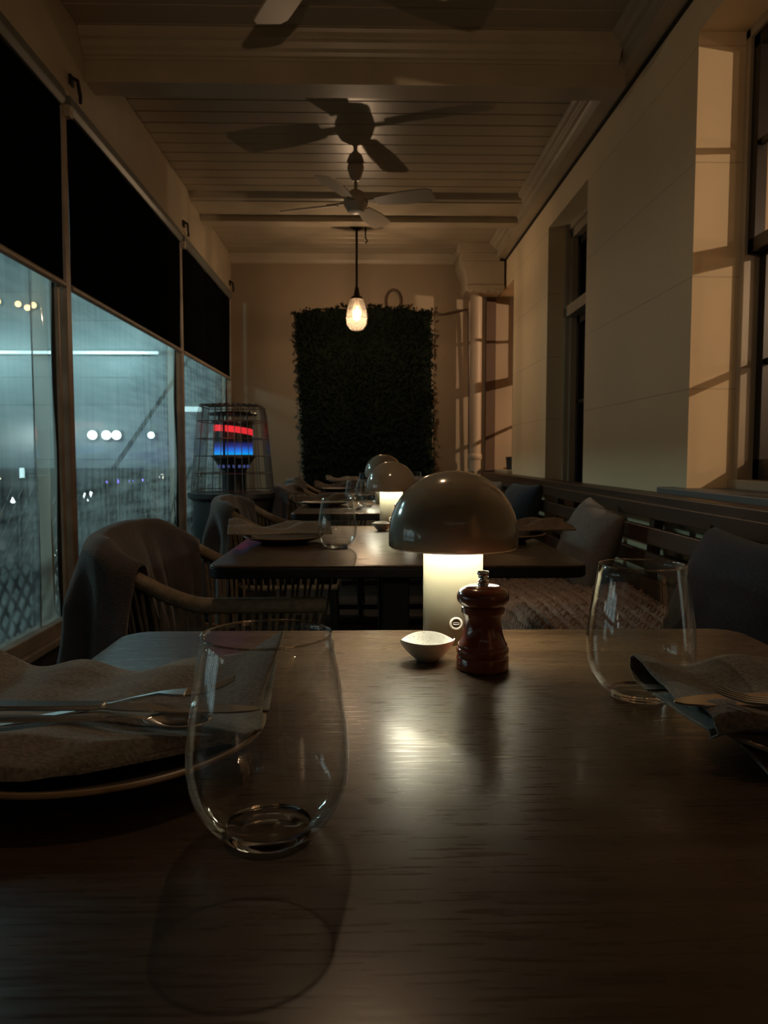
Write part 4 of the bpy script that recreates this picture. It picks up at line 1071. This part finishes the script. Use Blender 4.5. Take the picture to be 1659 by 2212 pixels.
# ------------------------------------------------------------------ rope armchairs
def rail(t):
    """t in -1..1 : near arm front -> back -> far arm front ; chair faces +x"""
    a = pi * (1 + t)          # 0..2pi ; pi = back
    s = abs(t)
    if s > 0.42:
        f = (s - 0.42) / 0.58; x = -0.115 + 0.40 * f; y = (0.285 - 0.01 * f) * (1 if t > 0 else -1); 
    else:
        q = (s / 0.42) * pi / 2; x = -0.115 - 0.135 * cos(q) ** 0.9; y = 0.285 * sin(q) ** 0.8 * (1 if t > 0 else -1)
    if s < 0.20: z = 0.757
    else:
        f = min((s - 0.20) / 0.45, 1); z = 0.757 - 0.112 * (f * f * (3 - 2 * f))
    return Vector((x, y, z))
def base_pt(t):
    p = rail(t); return Vector((p.x * 0.80 + 0.01, p.y * 0.82, 0.44))
def make_chair():
    r = root('rope_armchair', 'rope-woven tub armchair with blanket, pushed under the second table', 'chair', (-0.37, TY[1], 0), 0, 'rope armchairs on the window side')
    ts = [-1 + 2 * i / 80 for i in range(81)]
    MB().tube([rail(t) for t in ts], 0.0175, 12).build('arm_rail', 'rope', r)
    MB().tube([base_pt(t) for t in ts], 0.012, 8).build('seat_ring', 'rope', r)
    b = MB()
    n = 76
    for i in range(n):
        t = -0.985 + 1.97 * i / (n - 1); t2 = t + (0.012 if i % 2 else -0.012)
        p = rail(t); q = base_pt(max(-1, min(1, t2)))
        m = (p + q) / 2; m.x *= 1.02; m.y *= 1.02
        b.tube([p, m, q], 0.0042, 5)
    for f in (0.80,): b.tube([rail(t).lerp(base_pt(t), f) for t in ts], 0.006, 6)
    b.build('rope_weave', 'rope', r)
    for sx, sy in ((0.22, 0.22), (0.22, -0.22), (-0.19, 0.19), (-0.19, -0.19)):
        MB().tube([(sx, sy, 0.43), (sx * 1.12, sy * 1.12, 0.0)], 0.014, 8, rs=[0.016, 0.011]).build('leg', 'black_paint', r)
    MB().box(-0.21, 0.25, -0.22, 0.22, 0.425, 0.445).build('seat_frame', 'black_paint', r, bevel=0.01)
    b = MB()
    def cs(u, v, s):
        a = 2 * u - 1; c = 2 * v - 1
        f = (1 - abs(a) ** 6) ** 0.5 * (1 - abs(c) ** 6) ** 0.5
        return (0.02 + 0.235 * a, 0.225 * c, 0.475 + s * 0.03 * f)
    for s in (1, -1): b.grid(lambda u, v: cs(u, v, s), 20, 20)
    b.build('seat_cushion', 'chair_cushion', r, smooth=70)
    return r
chair = make_chair()
dup(chair, (-0.36, 3.29, 0), 0.03, 'rope-woven tub armchair with blanket, at the third table')
dup(chair, (-0.27, TY[3] + 0.08, 0), -0.03, 'rope-woven tub armchair at the fourth table, behind the heater')
dup(chair, (-0.34, TY[4], 0), 0, 'rope-woven tub armchair at the furthest table by the hedge')
def throw(loc, rz, m, label, seed, half=0.42, out_l=0.46, in_l=0.26):
    def fn(u, v):
        t = -half + 2 * half * u
        p = rail(t); n_ = Vector((p.x + 0.02, p.y, 0)).normalized()
        L = out_l * (0.92 + 0.12 * sin(u * 5 + seed)); L2 = in_l * (0.85 + 0.3 * sin(u * pi))
        arc = 0.10
        tot = L + arc + L2; s = v * tot
        fold = 0.020 * sin(u * 19 + seed) + 0.010 * sin(u * 37 + seed * 2)
        R = 0.030
        if s < L:
            d = L - s; off = R + 0.065 * (d / L) ** 1.2 * 0.9 + fold * min(1, d / 0.12); z = p.z - d
        elif s < L + arc:
            a = (s - L) / arc * pi; off = R * cos(a); z = p.z + R * sin(a) + 0.006 * sin(u * 11 + seed)
        else:
            d = s - L - arc; off = -R - 0.34 * d - abs(fold) * 0.5 * min(1, d / 0.1); z = p.z - d * 0.92
        q = p + n_ * off
        w = 0.006 * mnoise.noise(Vector((u * 7, v * 7, seed)))
        return (q.x + w, q.y + w, z + w)
    o = MB().grid(fn, 80, 70).build('throw_blanket', m, smooth=80, solid=0.008)
    o.location = loc; o.rotation_euler = (0, 0, rz)
    return tag(o, label, 'blanket', 'dark blankets draped over the armchairs')
throw((-0.37, TY[1], 0), 0, 'blanket', 'dark mauve grey blanket draped over the nearest armchair back', 1.3, 0.44, 0.44, 0.36)
throw((-0.36, 3.29, 0), 0.03, 'blanket_b', 'dark blanket draped over the armchair at the third table', 2.1, 0.36, 0.42, 0.26)
throw((-0.27, TY[3] + 0.08, 0), -0.03, 'blanket_b', 'dark blanket draped over the armchair at the fourth table', 3.7, 0.36, 0.42, 0.26)
throw((-0.34, TY[4], 0), 0, 'blanket_b', 'dark blanket draped over the furthest armchair', 5.2, 0.36, 0.42, 0.26)
